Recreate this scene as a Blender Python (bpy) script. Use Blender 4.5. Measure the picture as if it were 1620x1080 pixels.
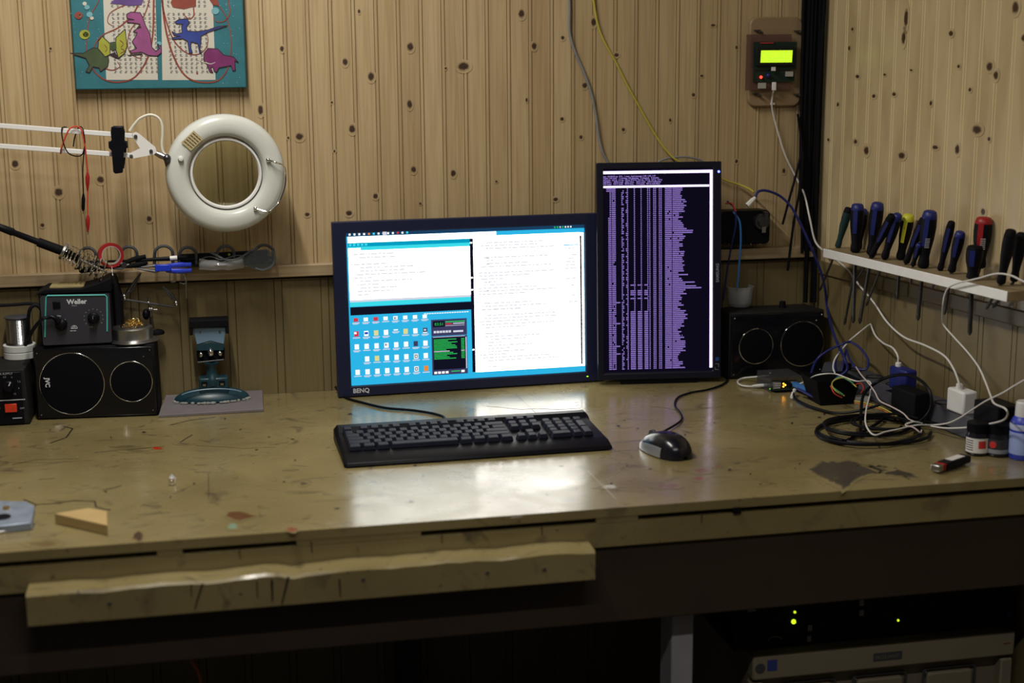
import bpy, bmesh, math, random
from mathutils import Vector, Matrix, Euler
random.seed(7)
R = math.radians
scn = bpy.context.scene
for o in list(bpy.data.objects): bpy.data.objects.remove(o)
# ------------------------------------------------------------ camera
DT = 0.80                       # bench top height
CAM = Vector((0.0, -2.85, DT + 0.66))
PITCH, YAW, ROLL, FPX = R(11.2), R(11.7), 0.008, 2250.0
fw = Vector((math.sin(YAW)*math.cos(PITCH), math.cos(YAW)*math.cos(PITCH), -math.sin(PITCH)))
rt = Vector((math.cos(YAW), -math.sin(YAW), 0)); up = rt.cross(fw)
rt, up = (math.cos(ROLL)*rt - math.sin(ROLL)*up), (math.sin(ROLL)*rt + math.cos(ROLL)*up)
cd = bpy.data.cameras.new('camera'); cam = bpy.data.objects.new('camera', cd)
scn.collection.objects.link(cam); scn.camera = cam
m = Matrix((rt, up, -fw)).transposed().to_4x4(); m.translation = CAM; cam.matrix_world = m
cd.sensor_width = 36; cd.lens = 50; cd.clip_start = .05
cd.dof.use_dof = True; cd.dof.focus_distance = 2.72; cd.dof.aperture_fstop = 2.8
# ------------------------------------------------------------ world, exposure
w = bpy.data.worlds.new('world'); scn.world = w; w.use_nodes = True
w.node_tree.nodes['Background'].inputs[0].default_value = (.55, .6, .75, 1)
w.node_tree.nodes['Background'].inputs[1].default_value = 0.025
scn.view_settings.view_transform = 'Standard'; scn.view_settings.look = 'None'
scn.view_settings.gamma = 1; scn.view_settings.use_curve_mapping = False
scn.view_settings.exposure = -0.12
LAMPS = [(Vector((-.12, -.85, 2.36)), 1.2, 27.0), (Vector((.25, -2.3, 2.36)), 1.2, 15.0)]   # place, length, watts
LAMP_COL = (1.0, .96, .88)
# ------------------------------------------------------------ geometry helpers
def ray(px, py): return fw + rt*((px-810)/FPX) - up*((py-540)/FPX)
def W(px, py, y=0.0):                         # point of the upright plane y
    d = ray(px, py); return CAM + d*((y-CAM.y)/d.y)
def Z(px, py, z=DT):                          # point of the level plane z
    d = ray(px, py); return CAM + d*((z-CAM.z)/d.z)
CORNER = Vector((1.257, 0, 0)); SPL = R(6.5)
RT = Vector((math.sin(SPL), -math.cos(SPL), 0)); RN = Vector((-math.cos(SPL), -math.sin(SPL), 0))
def H(px, py, p0, n):
    d = ray(px, py); return CAM + d*((p0-CAM).dot(n)/d.dot(n))
def RW(px, py, off=0.0): return H(px, py, CORNER + RN*off, RN)
def V(*a): return Vector(a)
WM = {}
STAINED = ('pine', 'pine_right', 'wainscot_paint', 'trim_wood', 'bench_paint')
class MB:
    def __init__(s): s.v = []; s.f = []; s.m = []; s.c = {}
    def add(s, vs, fs, mi=0):
        b = len(s.v); s.v += [Vector(v) for v in vs]
        for f in fs: s.f.append([b+i for i in f]); s.m.append(mi)
        return b
    def box(s, c, size, M=None, mi=0):
        a, b, d = [x/2 for x in size]
        vs = [V(x*a, y*b, z*d) for x in (-1, 1) for y in (-1, 1) for z in (-1, 1)]
        M = M or Matrix(); c = V(*c)
        s.add([c + M.to_3x3() @ v for v in vs], [(0,1,3,2),(4,6,7,5),(0,4,5,1),(2,3,7,6),(0,2,6,4),(1,5,7,3)], mi); return s
    def hexa(s, bot, top, mi=0):               # 4 bottom corners (ccw from above), 4 top corners
        s.add(list(bot)+list(top), [(3,2,1,0),(4,5,6,7),(0,1,5,4),(1,2,6,5),(2,3,7,6),(3,0,4,7)], mi); return s
    def prism(s, pts, d, mi=0):                # outline pts (3D) pushed by vector d
        n = len(pts); pts = [Vector(p) for p in pts]; d = Vector(d)
        s.add(pts + [p+d for p in pts], [tuple(range(n))[::-1], tuple(range(n, 2*n))] + [(i, (i+1) % n, n+(i+1) % n, n+i) for i in range(n)], mi); return s
    def quad(s, a, b, c, d, mi=0): s.add([a, b, c, d], [(0,1,2,3)], mi); return s
    def tube(s, pts, r, n=8, mi=0, cap=True, closed=False):
        pts = [Vector(p) for p in pts]; k = len(pts)
        rr = r if isinstance(r, (list, tuple)) else [r]*k
        prev = None; vs = []
        for i, p in enumerate(pts):
            if closed: t = pts[(i+1) % k]-pts[i-1]
            else: t = pts[min(i+1, k-1)]-pts[max(i-1, 0)]
            if t.length < 1e-9: t = V(0,0,1)
            t.normalize()
            if prev is None:
                a = t.orthogonal().normalized()
            else:
                a = prev - t*prev.dot(t)
                a = a.normalized() if a.length > 1e-6 else t.orthogonal().normalized()
            prev = a; b = t.cross(a)
            for j in range(n):
                q = 2*math.pi*j/n; vs.append(p + (a*math.cos(q)+b*math.sin(q))*rr[i])
        fs = []
        for i in range(k if closed else k-1):
            i2 = (i+1) % k
            for j in range(n): fs.append((i*n+j, i*n+(j+1) % n, i2*n+(j+1) % n, i2*n+j))
        if cap and not closed: fs += [tuple(range(n))[::-1], tuple((k-1)*n+j for j in range(n))]
        s.add(vs, fs, mi); return s
    def cyl(s, a, b, r, r2=None, n=20, mi=0): return s.tube([a, b], [r, r if r2 is None else r2], n, mi)
    def lathe(s, prof, M, n=32, mi=0, ring=False):       # profile (r, h) about local z of M
        vs = []; k = len(prof)
        for r, h in prof:
            for j in range(n):
                q = 2*math.pi*j/n; vs.append(M @ V(r*math.cos(q), r*math.sin(q), h))
        fs = [(i*n+j, i*n+(j+1) % n, (i+1) % k*n+(j+1) % n, (i+1) % k*n+j) for i in range(k if ring else k-1) for j in range(n)]
        if not ring:
            if prof[0][0] > 1e-5: fs.append(tuple(range(n))[::-1])
            if prof[-1][0] > 1e-5: fs.append(tuple((k-1)*n+j for j in range(n)))
        s.add(vs, fs, mi); return s
    def ball(s, c, rad, n=14, mi=0, M=None):
        rad = rad if isinstance(rad, (list, tuple)) else (rad,)*3
        M = M or Matrix(); M = Matrix.Translation(Vector(c)) @ M.to_4x4() @ Matrix.Diagonal((*rad, 1))
        k = n//2+1
        s.lathe([(max(math.sin(math.pi*i/(k-1)), 1e-4), -math.cos(math.pi*i/(k-1))) for i in range(k)], M, n, mi); return s
    def torus(s, M, R_, r, n=40, k=10, mi=0):
        return s.lathe([(R_+r*math.cos(2*math.pi*i/k), r*math.sin(2*math.pi*i/k)) for i in range(k)], M, n, mi, ring=True)
    def text(s, txt, size, M, mi=0, align='LEFT', ext=0.0, bold=0.0):
        cu = bpy.data.curves.new('t', 'FONT'); cu.body = txt; cu.size = size; cu.align_x = align; cu.extrude = ext; cu.offset = bold
        cu.resolution_u = 2
        ob = bpy.data.objects.new('t', cu); scn.collection.objects.link(ob)
        dg = bpy.context.evaluated_depsgraph_get(); me = ob.evaluated_get(dg).to_mesh()
        s.add([M @ v.co for v in me.vertices], [tuple(p.vertices) for p in me.polygons], mi)
        ob.evaluated_get(dg).to_mesh_clear(); bpy.data.objects.remove(ob); bpy.data.curves.remove(cu); return s
    def build(s, name, mats, parent=None, origin=None, smooth=35, bevel=0, seg=2):
        me = bpy.data.meshes.new(name)
        if parent is not None: Mi = WM[parent.name].inverted(); Mo = WM[parent.name]
        else:
            if origin is None:
                xs = [v.x for v in s.v]; ys = [v.y for v in s.v]; zs = [v.z for v in s.v]
                origin = V((min(xs)+max(xs))/2, (min(ys)+max(ys))/2, min(zs))
            Mo = Matrix.Translation(origin); Mi = Mo.inverted()
        me.from_pydata([Mi @ v for v in s.v], [], s.f)
        me.polygons.foreach_set('material_index', s.m)
        for mt in (mats if isinstance(mats, (list, tuple)) else [mats]): me.materials.append(mt)
        if not s.c and any(mt.name in STAINED for mt in (mats if isinstance(mats, (list, tuple)) else [mats])): s.c[0] = (0,0,0,0); flip = True
        else: flip = not s.c
        if s.c:
            at = me.color_attributes.new('stain', 'FLOAT_COLOR', 'POINT')
            for i, c in s.c.items(): at.data[i].color = c
            for i in range(len(s.v)):
                if i not in s.c: at.data[i].color = (0,0,0,0)
        bm = bmesh.new(); bm.from_mesh(me)
        if flip: bmesh.ops.recalc_face_normals(bm, faces=bm.faces)
        bm.to_mesh(me); bm.free()
        if smooth:
            me.polygons.foreach_set('use_smooth', [True]*len(me.polygons)); me.set_sharp_from_angle(angle=R(smooth))
        o = bpy.data.objects.new(name, me); scn.collection.objects.link(o)
        if parent is not None: o.parent = parent
        else: o.matrix_world = Mo
        WM[o.name] = Mo
        if bevel:
            b = o.modifiers.new('Bevel', 'BEVEL'); b.width = bevel; b.segments = seg; b.limit_method = 'ANGLE'; b.angle_limit = R(40)
        return o
def tag(o, label, cat, group=None, kind=None):
    o['label'] = label; o['category'] = cat
    if group: o['group'] = group
    if kind: o['kind'] = kind
    return o
def thing(name, label, cat, loc, rz=0, group=None):
    o = bpy.data.objects.new(name, None); scn.collection.objects.link(o); o.empty_display_size = .02
    o.location = loc; o.rotation_euler = (0,0,rz); WM[o.name] = Matrix.Translation(Vector(loc)) @ Matrix.Rotation(rz, 4, 'Z')
    return tag(o, label, cat, group)
def struct(o): o['kind'] = 'structure'; return o
def spline(pts, n=8):                                      # catmull-rom
    P = [Vector(p) for p in pts]; P = [P[0]*2-P[1]] + P + [P[-1]*2-P[-2]]; out = []
    for i in range(1, len(P)-2):
        a, b, c, d = P[i-1:i+3]
        for k in range(n):
            t = k/n; out.append(.5*((2*b)+(c-a)*t+(2*a-5*b+4*c-d)*t*t+(3*b-a-3*c+d)*t**3))
    return out + [P[-2]]
def frame(o, x, y, z=None):                                # matrix from axes
    x = Vector(x).normalized(); y = Vector(y); y = (y - x*y.dot(x)).normalized(); z = x.cross(y)
    M = Matrix((x, y, z)).transposed().to_4x4(); M.translation = Vector(o); return M
def along(a, b, hint=(0,0,1)):                             # matrix with z from a to b
    z = (Vector(b)-Vector(a)).normalized(); x = Vector(hint).cross(z)
    if x.length < 1e-4: x = z.orthogonal()
    x.normalize(); y = z.cross(x); M = Matrix((x, y, z)).transposed().to_4x4(); M.translation = Vector(a); return M
XZ = lambda o: frame(o, (1,0,0), (0,0,1))                  # upright frame whose z faces the room (-y)
# ------------------------------------------------------------ materials
def mat(name, col, rough=.5, metal=0, emit=0, alpha=1, trans=0, ior=1.45, coat=0, noise=0, nscale=30, ecol=None, bump=0):
    mt = bpy.data.materials.new(name); mt.use_nodes = True; nt = mt.node_tree; b = nt.nodes['Principled BSDF']
    b.inputs['Base Color'].default_value = (*col, 1); b.inputs['Roughness'].default_value = rough
    b.inputs['Metallic'].default_value = metal; b.inputs['Specular IOR Level'].default_value = .16 if max(col) < .03 and rough > .3 else .5; b.inputs['IOR'].default_value = ior
    b.inputs['Alpha'].default_value = alpha; b.inputs['Transmission Weight'].default_value = trans; b.inputs['Coat Weight'].default_value = coat
    if emit: b.inputs['Emission Color'].default_value = (*(ecol or col), 1); b.inputs['Emission Strength'].default_value = emit
    tc = nt.nodes.new('ShaderNodeTexCoord'); nz = nt.nodes.new('ShaderNodeTexNoise'); nz.inputs['Scale'].default_value = nscale; nz.inputs['Detail'].default_value = 4
    nt.links.new(tc.outputs['Object'], nz.inputs['Vector'])
    if noise:
        mx = nt.nodes.new('ShaderNodeMix'); mx.data_type = 'RGBA'
        nt.links.new(nz.outputs[0], mx.inputs[0]); mx.inputs[6].default_value = (*[c*(1-noise) for c in col], 1); mx.inputs[7].default_value = (*[min(c*(1+noise), 1) for c in col], 1)
        nt.links.new(mx.outputs[2], b.inputs['Base Color'])
    if not emit:
        mr = nt.nodes.new('ShaderNodeMapRange'); mr.inputs[3].default_value = max(rough-.06, .02); mr.inputs[4].default_value = min(rough+.08, 1)
        nt.links.new(nz.outputs[0], mr.inputs[0]); nt.links.new(mr.outputs[0], b.inputs['Roughness'])
    if bump:
        bp = nt.nodes.new('ShaderNodeBump'); bp.inputs[0].default_value = bump; bp.inputs[1].default_value = .001
        nt.links.new(nz.outputs[0], bp.inputs['Height']); nt.links.new(bp.outputs[0], b.inputs['Normal'])
    return mt
def glow(name, col, k=1.0):
    mt = bpy.data.materials.new(name); mt.use_nodes = True; nt = mt.node_tree; nt.nodes.clear()
    e = nt.nodes.new('ShaderNodeEmission'); e.inputs[0].default_value = (*col, 1); e.inputs[1].default_value = k
    o = nt.nodes.new('ShaderNodeOutputMaterial'); nt.links.new(e.outputs[0], o.inputs[0]); return mt
def wood(name, c1, c2, dark, pitch, rough=.45, axis='X', seed=0.0, paint=False, along='Z'):
    mt = bpy.data.materials.new(name); mt.use_nodes = True; nt = mt.node_tree; L = nt.links.new; N = nt.nodes.new
    b = nt.nodes['Principled BSDF']; tc = N('ShaderNodeTexCoord'); sp = N('ShaderNodeSeparateXYZ'); L(tc.outputs['Object'], sp.inputs[0])
    def math_(op, a, b_=None, c_=None):
        n = N('ShaderNodeMath'); n.operation = op
        for i, q in enumerate((a, b_, c_)):
            if q is None: continue
            if isinstance(q, (int, float)): n.inputs[i].default_value = q
            else: L(q, n.inputs[i])
        return n.outputs[0]
    u = sp.outputs[axis]; v = sp.outputs[along]
    idx = math_('FLOOR', math_('DIVIDE', u, pitch)); wn = N('ShaderNodeTexWhiteNoise'); wn.noise_dimensions = '1D'
    L(math_('ADD', idx, seed), wn.inputs['W'])
    cb = N('ShaderNodeCombineXYZ'); L(math_('MULTIPLY', u, 85.0), cb.inputs[0]); L(math_('MULTIPLY', v, 2.2), cb.inputs[2]); L(math_('MULTIPLY', wn.outputs[0], 40.0), cb.inputs[1])
    g = N('ShaderNodeTexNoise'); g.inputs['Scale'].default_value = 2.2; g.inputs['Detail'].default_value = 5; g.inputs['Distortion'].default_value = .6; L(cb.outputs[0], g.inputs['Vector'])
    cb2 = N('ShaderNodeCombineXYZ'); L(math_('MULTIPLY', u, 9.0), cb2.inputs[0]); L(math_('MULTIPLY', v, 3.0), cb2.inputs[2]); L(math_('MULTIPLY', wn.outputs[0], 9.0), cb2.inputs[1])
    g2 = N('ShaderNodeTexNoise'); g2.inputs['Scale'].default_value = 1.0; g2.inputs['Detail'].default_value = 3; L(cb2.outputs[0], g2.inputs['Vector'])
    mx = N('ShaderNodeMix'); mx.data_type = 'RGBA'; mx.inputs[6].default_value = (*c1, 1); mx.inputs[7].default_value = (*c2, 1)
    fac = math_('ADD', math_('MULTIPLY', wn.outputs[0], .55 if not paint else .12), math_('MULTIPLY', g2.outputs[0], .6)); L(fac, mx.inputs[0])
    mx2 = N('ShaderNodeMix'); mx2.data_type = 'RGBA'; mx2.blend_type = 'MULTIPLY'; mx2.inputs[0].default_value = .38 if not paint else .2
    L(mx.outputs[2], mx2.inputs[6])
    rmp = N('ShaderNodeValToRGB'); rmp.color_ramp.elements[0].position = .36; rmp.color_ramp.elements[0].color = (.55, .45, .33, 1); rmp.color_ramp.elements[1].position = .6; rmp.color_ramp.elements[1].color = (1,1,1,1)
    L(g.outputs[0], rmp.inputs[0]); L(rmp.outputs[0], mx2.inputs[7])
    # knots carried by the mesh: alpha = strength
    at = N('ShaderNodeAttribute'); at.attribute_name = 'stain'
    n3 = N('ShaderNodeTexNoise'); n3.inputs['Scale'].default_value = 160; L(tc.outputs['Object'], n3.inputs['Vector'])
    mr = N('ShaderNodeMapRange'); mr.interpolation_type = 'SMOOTHSTEP'; mr.inputs[1].default_value = .25; mr.inputs[2].default_value = .8
    L(math_('MULTIPLY', at.outputs['Alpha'], math_('ADD', n3.outputs[0], .55)), mr.inputs[0])
    mx3 = N('ShaderNodeMix'); mx3.data_type = 'RGBA'; L(mr.outputs[0], mx3.inputs[0]); L(mx2.outputs[2], mx3.inputs[6]); L(at.outputs['Color'], mx3.inputs[7])
    L(mx3.outputs[2], b.inputs['Base Color']); b.inputs['Roughness'].default_value = rough
    bp = N('ShaderNodeBump'); bp.inputs[0].default_value = .15; bp.inputs[1].default_value = .001; L(g.outputs[0], bp.inputs['Height']); L(bp.outputs[0], b.inputs['Normal'])
    return mt
def bench_paint(name, c1, c2, grime):
    mt = bpy.data.materials.new(name); mt.use_nodes = True; nt = mt.node_tree; L = nt.links.new; N = nt.nodes.new
    b = nt.nodes['Principled BSDF']; tc = N('ShaderNodeTexCoord')
    def nz(scale, det=5, dist=0, sc=(1,1,1)):
        mp = N('ShaderNodeMapping'); mp.inputs['Scale'].default_value = sc; L(tc.outputs['Object'], mp.inputs[0])
        n = N('ShaderNodeTexNoise'); n.inputs['Scale'].default_value = scale; n.inputs['Detail'].default_value = det; n.inputs['Distortion'].default_value = dist; L(mp.outputs[0], n.inputs['Vector']); return n.outputs[0]
    def ramp(s, p0, c0, p1, c1_):
        r = N('ShaderNodeValToRGB'); r.color_ramp.elements[0].position = p0; r.color_ramp.elements[0].color = (*c0, 1); r.color_ramp.elements[1].position = p1; r.color_ramp.elements[1].color = (*c1_, 1); L(s, r.inputs[0]); return r.outputs[0]
    def mix(f, a, b_, mode='MIX'):
        m_ = N('ShaderNodeMix'); m_.data_type = 'RGBA'; m_.blend_type = mode
        for i, q in ((0, f), (6, a), (7, b_)):
            if isinstance(q, (int, float)): m_.inputs[i].default_value = q
            elif isinstance(q, tuple): m_.inputs[i].default_value = (*q, 1)
            else: L(q, m_.inputs[i])
        return m_.outputs[2]
    base = ramp(nz(3.2, 6), .35, c1, .65, c2)
    g1 = ramp(nz(22, 8, 1.2), .60, (0,0,0), .74, (.8,.8,.8))          # small scuffs
    c = mix(g1, base, grime)
    g2 = ramp(nz(6, 8, 2.5, (1, 4, 1)), .59, (0,0,0), .70, (.6,.6,.6))
    c = mix(g2, c, tuple(x*1.4 for x in grime))
    g3 = ramp(nz(90, 3, 0), .70, (0,0,0), .76, (.9,.9,.9)); c = mix(g3, c, tuple(x*.6 for x in grime))
    at = N('ShaderNodeAttribute'); at.attribute_name = 'stain'; n3 = nz(45, 6, 1.0)
    ad = N('ShaderNodeMath'); ad.operation = 'ADD'; ad.inputs[1].default_value = .5; L(n3, ad.inputs[0])
    mu = N('ShaderNodeMath'); mu.operation = 'MULTIPLY'; L(at.outputs['Alpha'], mu.inputs[0]); L(ad.outputs[0], mu.inputs[1])
    mr = N('ShaderNodeMapRange'); mr.interpolation_type = 'SMOOTHSTEP'; mr.inputs[1].default_value = .3; mr.inputs[2].default_value = .62; L(mu.outputs[0], mr.inputs[0])
    c = mix(mr.outputs[0], c, at.outputs['Color'])
    L(c, b.inputs['Base Color'])
    ro = N('ShaderNodeMapRange'); ro.inputs[1].default_value = .3; ro.inputs[2].default_value = .7; ro.inputs[3].default_value = .16; ro.inputs[4].default_value = .36; L(nz(9, 8, 1), ro.inputs[0]); L(ro.outputs[0], b.inputs['Roughness'])
    b.inputs['IOR'].default_value = 1.58; b.inputs['Coat Weight'].default_value = .45; b.inputs['Coat Roughness'].default_value = .17
    bp = N('ShaderNodeBump'); bp.inputs[0].default_value = .5; bp.inputs[1].default_value = .0015; L(nz(14, 7, .5), bp.inputs['Height']); L(bp.outputs[0], b.inputs['Normal'])
    return mt
PINE = wood('pine', (.36, .252, .125), (.50, .38, .215), (.06,.03,.01), .0443)
PINE_R = wood('pine_right', (.42, .32, .175), (.55, .44, .26), (.06,.03,.01), .0443, seed=31.0, rough=.32)
WAINS = wood('wainscot_paint', (.155, .118, .052), (.20, .155, .072), (.05,.04,.02), .093, paint=True, rough=.4)
TRIMW = wood('trim_wood', (.26, .185, .10), (.44, .34, .21), (.05,.03,.02), 5.0, axis='Z', along='X', rough=.45)
BENCH = bench_paint('bench_paint', (.185, .145, .062), (.265, .213, .095), (.075, .058, .034))
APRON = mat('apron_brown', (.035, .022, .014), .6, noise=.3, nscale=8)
BLACK = mat('black_plastic', (.0035, .0035, .006), .42, noise=.2)
BLACKM = mat('matte_black', (.0028, .0028, .004), .7, noise=.3)
NAVY = mat('bezel_plastic', (.009, .012, .042), .4)  # black bezel with the bluish screen flare put into its colour
DKEY = mat('key_plastic', (.011, .013, .024), .45)
GLOSSB = mat('gloss_black', (.004, .004, .006), .12)
CHROME = mat('chrome', (.75, .75, .75), .12, 1)
STEEL = mat('steel', (.42, .41, .40), .32, 1, noise=.2)
DSTEEL = mat('dark_steel', (.12, .12, .13), .38, 1, noise=.3)
BRASS = mat('brass', (.75, .55, .22), .25, 1)
CREAM = mat('cream_enamel', (.56, .57, .53), .28, noise=.06, nscale=12)
WHITEP = mat('white_plastic', (.70, .69, .68), .35)
CORDW = mat('white_cord', (.62, .60, .58), .45)
GREYC = mat('grey_cord', (.20, .20, .20), .5)
YELC = mat('yellow_cord', (.42, .36, .05), .5)
BLUEC = mat('blue_cord', (.010, .015, .12), .45)
BLUEP = mat('blue_plastic', (.01, .035, .50), .35)
BLUEG = mat('blue_grip', (.008, .014, .13), .45)
LBLUE = mat('light_blue_cord', (.03, .16, .45), .45)
REDP = mat('red_plastic', (.28, .008, .010), .4)
REDC = mat('red_cord', (.50, .04, .02), .45)
YELP = mat('yellow_plastic', (.55, .55, .03), .4)
TEALP = mat('teal_trim', (.06, .42, .40), .4)
PRINT = mat('pale_print', (.55, .56, .60), .5)
PRINTD = mat('dim_print', (.22, .23, .26), .5)
TEALPAINT = mat('vise_teal', (.009, .036, .050), .35, noise=.3, nscale=20)
VISEB = mat('vise_blue', (.13, .21, .30), .35, noise=.15, nscale=20)
PLATE = mat('plate_grey', (.17, .15, .16), .6, metal=.2, noise=.15, nscale=60)
CLEAR = mat('clear_plastic', (.9, .92, .95), .08, trans=1, ior=1.3)
LENS = mat('lens_glass', (.72, .76, .62), .0, trans=1, ior=1.5)  # tint darkens the glass, standing in for the head's shadow seen through it
CLOUD = mat('cloudy_plastic', (.6, .62, .66), .35, alpha=.38)
PLAQ = mat('plaque_wood', (.25, .17, .09), .5, noise=.25, nscale=14)
ACRYL = mat('smoked_acrylic', (.12, .06, .05), .15, alpha=.65)
PCB = mat('circuit_board', (.012, .028, .020), .4, noise=.3, nscale=200)
CHIP = mat('chip', (.35, .33, .30), .4)
DUST = mat('dusty_black', (.014, .013, .012), .7, noise=.4, nscale=40)
GREYP = mat('grey_plastic', (.05, .05, .062), .5)
BEIGE = mat('case_beige', (.21, .18, .125), .5, noise=.08)
BEIGED = mat('case_beige_recess', (.17, .14, .10), .5)
WHITEW = mat('white_painted_wood', (.72, .70, .66), .45, noise=.12, nscale=30)
BAREW = mat('bare_wood', (.24, .18, .10), .6, noise=.2, nscale=40)
OAKBLK = mat('wedge_wood', (.40, .28, .12), .5, noise=.12, nscale=30)
LABELW = mat('label_paper', (.62, .60, .58), .6)
INKRED = mat('label_red', (.50, .03, .03), .5)
TANP = mat('tan_label', (.42, .34, .17), .6)
SPONGE = mat('sponge', (.25, .20, .09), .9, noise=.3, nscale=90, bump=.4)
# ------------------------------------------------------------ the room
wd = 1.35
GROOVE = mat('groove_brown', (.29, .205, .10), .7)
GROOVE_R = mat('groove_highlight_right', (.80, .68, .41), .35)  # paler than the boards: varnish highlights along the grooves put into the colour
GROOVE_P = mat('groove_paint', (.10, .078, .036), .6)
def boards(p0, d, n, length, z0, z1, pitch=.0443, off=0.0, groove=.0016, bead=.0075, single=False):
    """tongue-and-groove boards: returns profile points (s, depth) along d"""
    prof = []; s = off
    while s < length:
        prof += [(s, 0), (s+.0007, groove), (s+.0012, groove), (s+.0019, 0)]
        if not single: prof += [(s+.0029, -.0004), (s+bead-.0012, -.0004), (s+bead-.0004, 0), (s+bead+.0003, groove), (s+bead+.0008, groove), (s+bead+.0015, 0)]
        s += pitch
    return [(0, 0)] + [q for q in prof if 0 < q[0] < length] + [(length, 0)]
def wall(name, mt, p0, d, n, length, z0, z1, knots=(), **k):
    mb = MB(); pr = boards(p0, d, n, length, z0, z1, **k)
    vs = [p0 + d*s_ - n*g + V(0,0,z) for s_, g in pr for z in (z0, z1)]
    for i in range(len(pr)-1):
        if i == 0: mb.add(vs, [])
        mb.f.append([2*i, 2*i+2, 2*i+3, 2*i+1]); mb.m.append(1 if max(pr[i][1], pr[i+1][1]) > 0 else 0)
    # back slab
    mb.add([p0-n*.06+V(0,0,z0), p0+d*length-n*.06+V(0,0,z0), p0+d*length-n*.06+V(0,0,z1), p0-n*.06+V(0,0,z1)], [(0,3,2,1)])
    kc = (.045, .022, .012)
    for (c, rx, rz, st) in knots:
        N_ = 14; b0 = len(mb.v); vs = [c + n*.0009]; al = [1]
        for rr, a in ((.45, 1.0), (1.0, .55), (1.8, .0)):
            for j in range(N_):
                q = 2*math.pi*j/N_; vs.append(c + n*.0008 + d*(rx*rr*math.cos(q)) + V(0,0,rz*rr*(1+.15*(rr > 1))*math.sin(q))); al.append(a*st)
        fs = [(0, 1+j, 1+(j+1) % N_) for j in range(N_)]
        for r_ in range(2): fs += [(1+r_*N_+j, 1+(r_+1)*N_+j, 1+(r_+1)*N_+(j+1) % N_, 1+r_*N_+(j+1) % N_) for j in range(N_)]
        mb.add(vs, fs)
        for i, a in enumerate(al): mb.c[b0+i] = (*kc, a*(1 if i else st))
    if not mb.c: mb.c[0] = (0,0,0,0)
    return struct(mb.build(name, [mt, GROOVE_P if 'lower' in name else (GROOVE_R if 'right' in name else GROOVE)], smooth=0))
kn = [(649,74,5,6),(733,105,9,6),(587,121,5,6),(546,98,4,5),(648,165,4,6),(557,204,5,6),(474,216,6,5),(654,268,4,5),(717,274,4,5),(594,310,4,4),(552,337,5,4),(486,339,4,3),
 (446,77,3,4),(412,174,4,7),(568,18,2,3),(825,22,5,6),(845,73,4,5),(890,60,3,3),(939,35,4,6),(975,87,4,3),(925,135,4,4),(889,188,3,3),(833,158,2,3),(919,217,3,3),(879,315,4,3),
 (24,259,5,5),(93,304,6,6),(159,284,5,5),(236,346,4,4),(67,356,3,3),(1165,75,2,3),(1128,40,4,2),(1165,255,3,3),(986,205,3,3),(1097,150,3,3),(1240,270,3,4),(525,162,2,2),(529,239,2,2),(665,322,2,2),(785,287,2,2),(456,218,2,2),(80,77,2,2),(705,108,2,2),(1010,300,3,3),(1060,190,2,3),(1110,120,3,2)]
knots = [(W(x, y, 0), a*.00115, b*.00115, 1.0) for x, y, a, b in kn]
P0 = V(-1.6, 0, 0)
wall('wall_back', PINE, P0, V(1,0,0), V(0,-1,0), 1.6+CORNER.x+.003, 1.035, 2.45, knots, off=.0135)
kr = [(1434,29,3,14),(1566,105,4,6),(1576,119,3,6),(1546,205,6,6),(1515,236,3,7),(1480,233,4,3),(1427,246,5,5),(1371,238,4,7),(1354,224,3,4),(1607,12,4,8),(1344,76,2,4),(1349,46,2,3),(1415,149,3,3),(1383,152,3,3),(1357,121,3,3),(1505,53,3,4),(1517,105,2,3),(1442,111,2,2),(1400,118,2,2),(1535,142,2,3),(1326,165,2,4),(1556,335,3,5),(1565,220,2,3),(1473,163,2,4),(1311,221,2,3),(1620,60,3,5),(1430,60,3,10)]
knr = [(RW(x, y, 0), a*.002, b*.00105, 1.0) for x, y, a, b in kr]
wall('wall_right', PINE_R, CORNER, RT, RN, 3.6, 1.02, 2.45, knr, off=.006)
wall('wall_back_lower', WAINS, P0, V(1,0,0), V(0,-1,0), 1.6+CORNER.x+.003, 0, 1.039, (), pitch=.093, bead=.016, off=.03)
wall('wall_right_lower', WAINS, CORNER, RT, RN, 3.6, 0, 1.03, (), pitch=.093, bead=.014, off=.02)
mb = MB(); mb.box((-.17, -.011, 1.052), (2.855, .022, .024)); mb.box((-.17, -.008, 1.0375), (2.855, .012, .004), mi=1)  # thin black strip below paints in the shadow line of the trim
struct(mb.build('trim_1', [TRIMW, BLACKM], bevel=.002))
mb = MB(); M = frame(CORNER, RT, (0,0,1))
for a, b in ((.03, 3.5),):
    q = [CORNER+RT*a, CORNER+RT*b, CORNER+RT*b+RN*.005, CORNER+RT*a+RN*.005]
    mb.hexa([p+V(0,0,1.006) for p in q], [p+V(0,0,1.034) for p in q])
struct(mb.build('trim_2', WAINS, bevel=.002))
PLAST = mat('dark_plaster', (.22, .20, .17), .9, noise=.1)
mb = MB().box((.2, -1.8, -.03), (4.2, 3.8, .06)); struct(mb.build('floor', mat('dark_floor', (.05,.045,.04), .7, noise=.3, nscale=5), smooth=0))
mb = MB().box((.2, -1.8, 2.48), (4.2, 3.8, .06)); struct(mb.build('ceiling', PLAST, smooth=0))
mb = MB().box((-1.63, -1.8, 1.22), (.06, 3.6, 2.46)); struct(mb.build('wall_left', PLAST, smooth=0))
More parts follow.
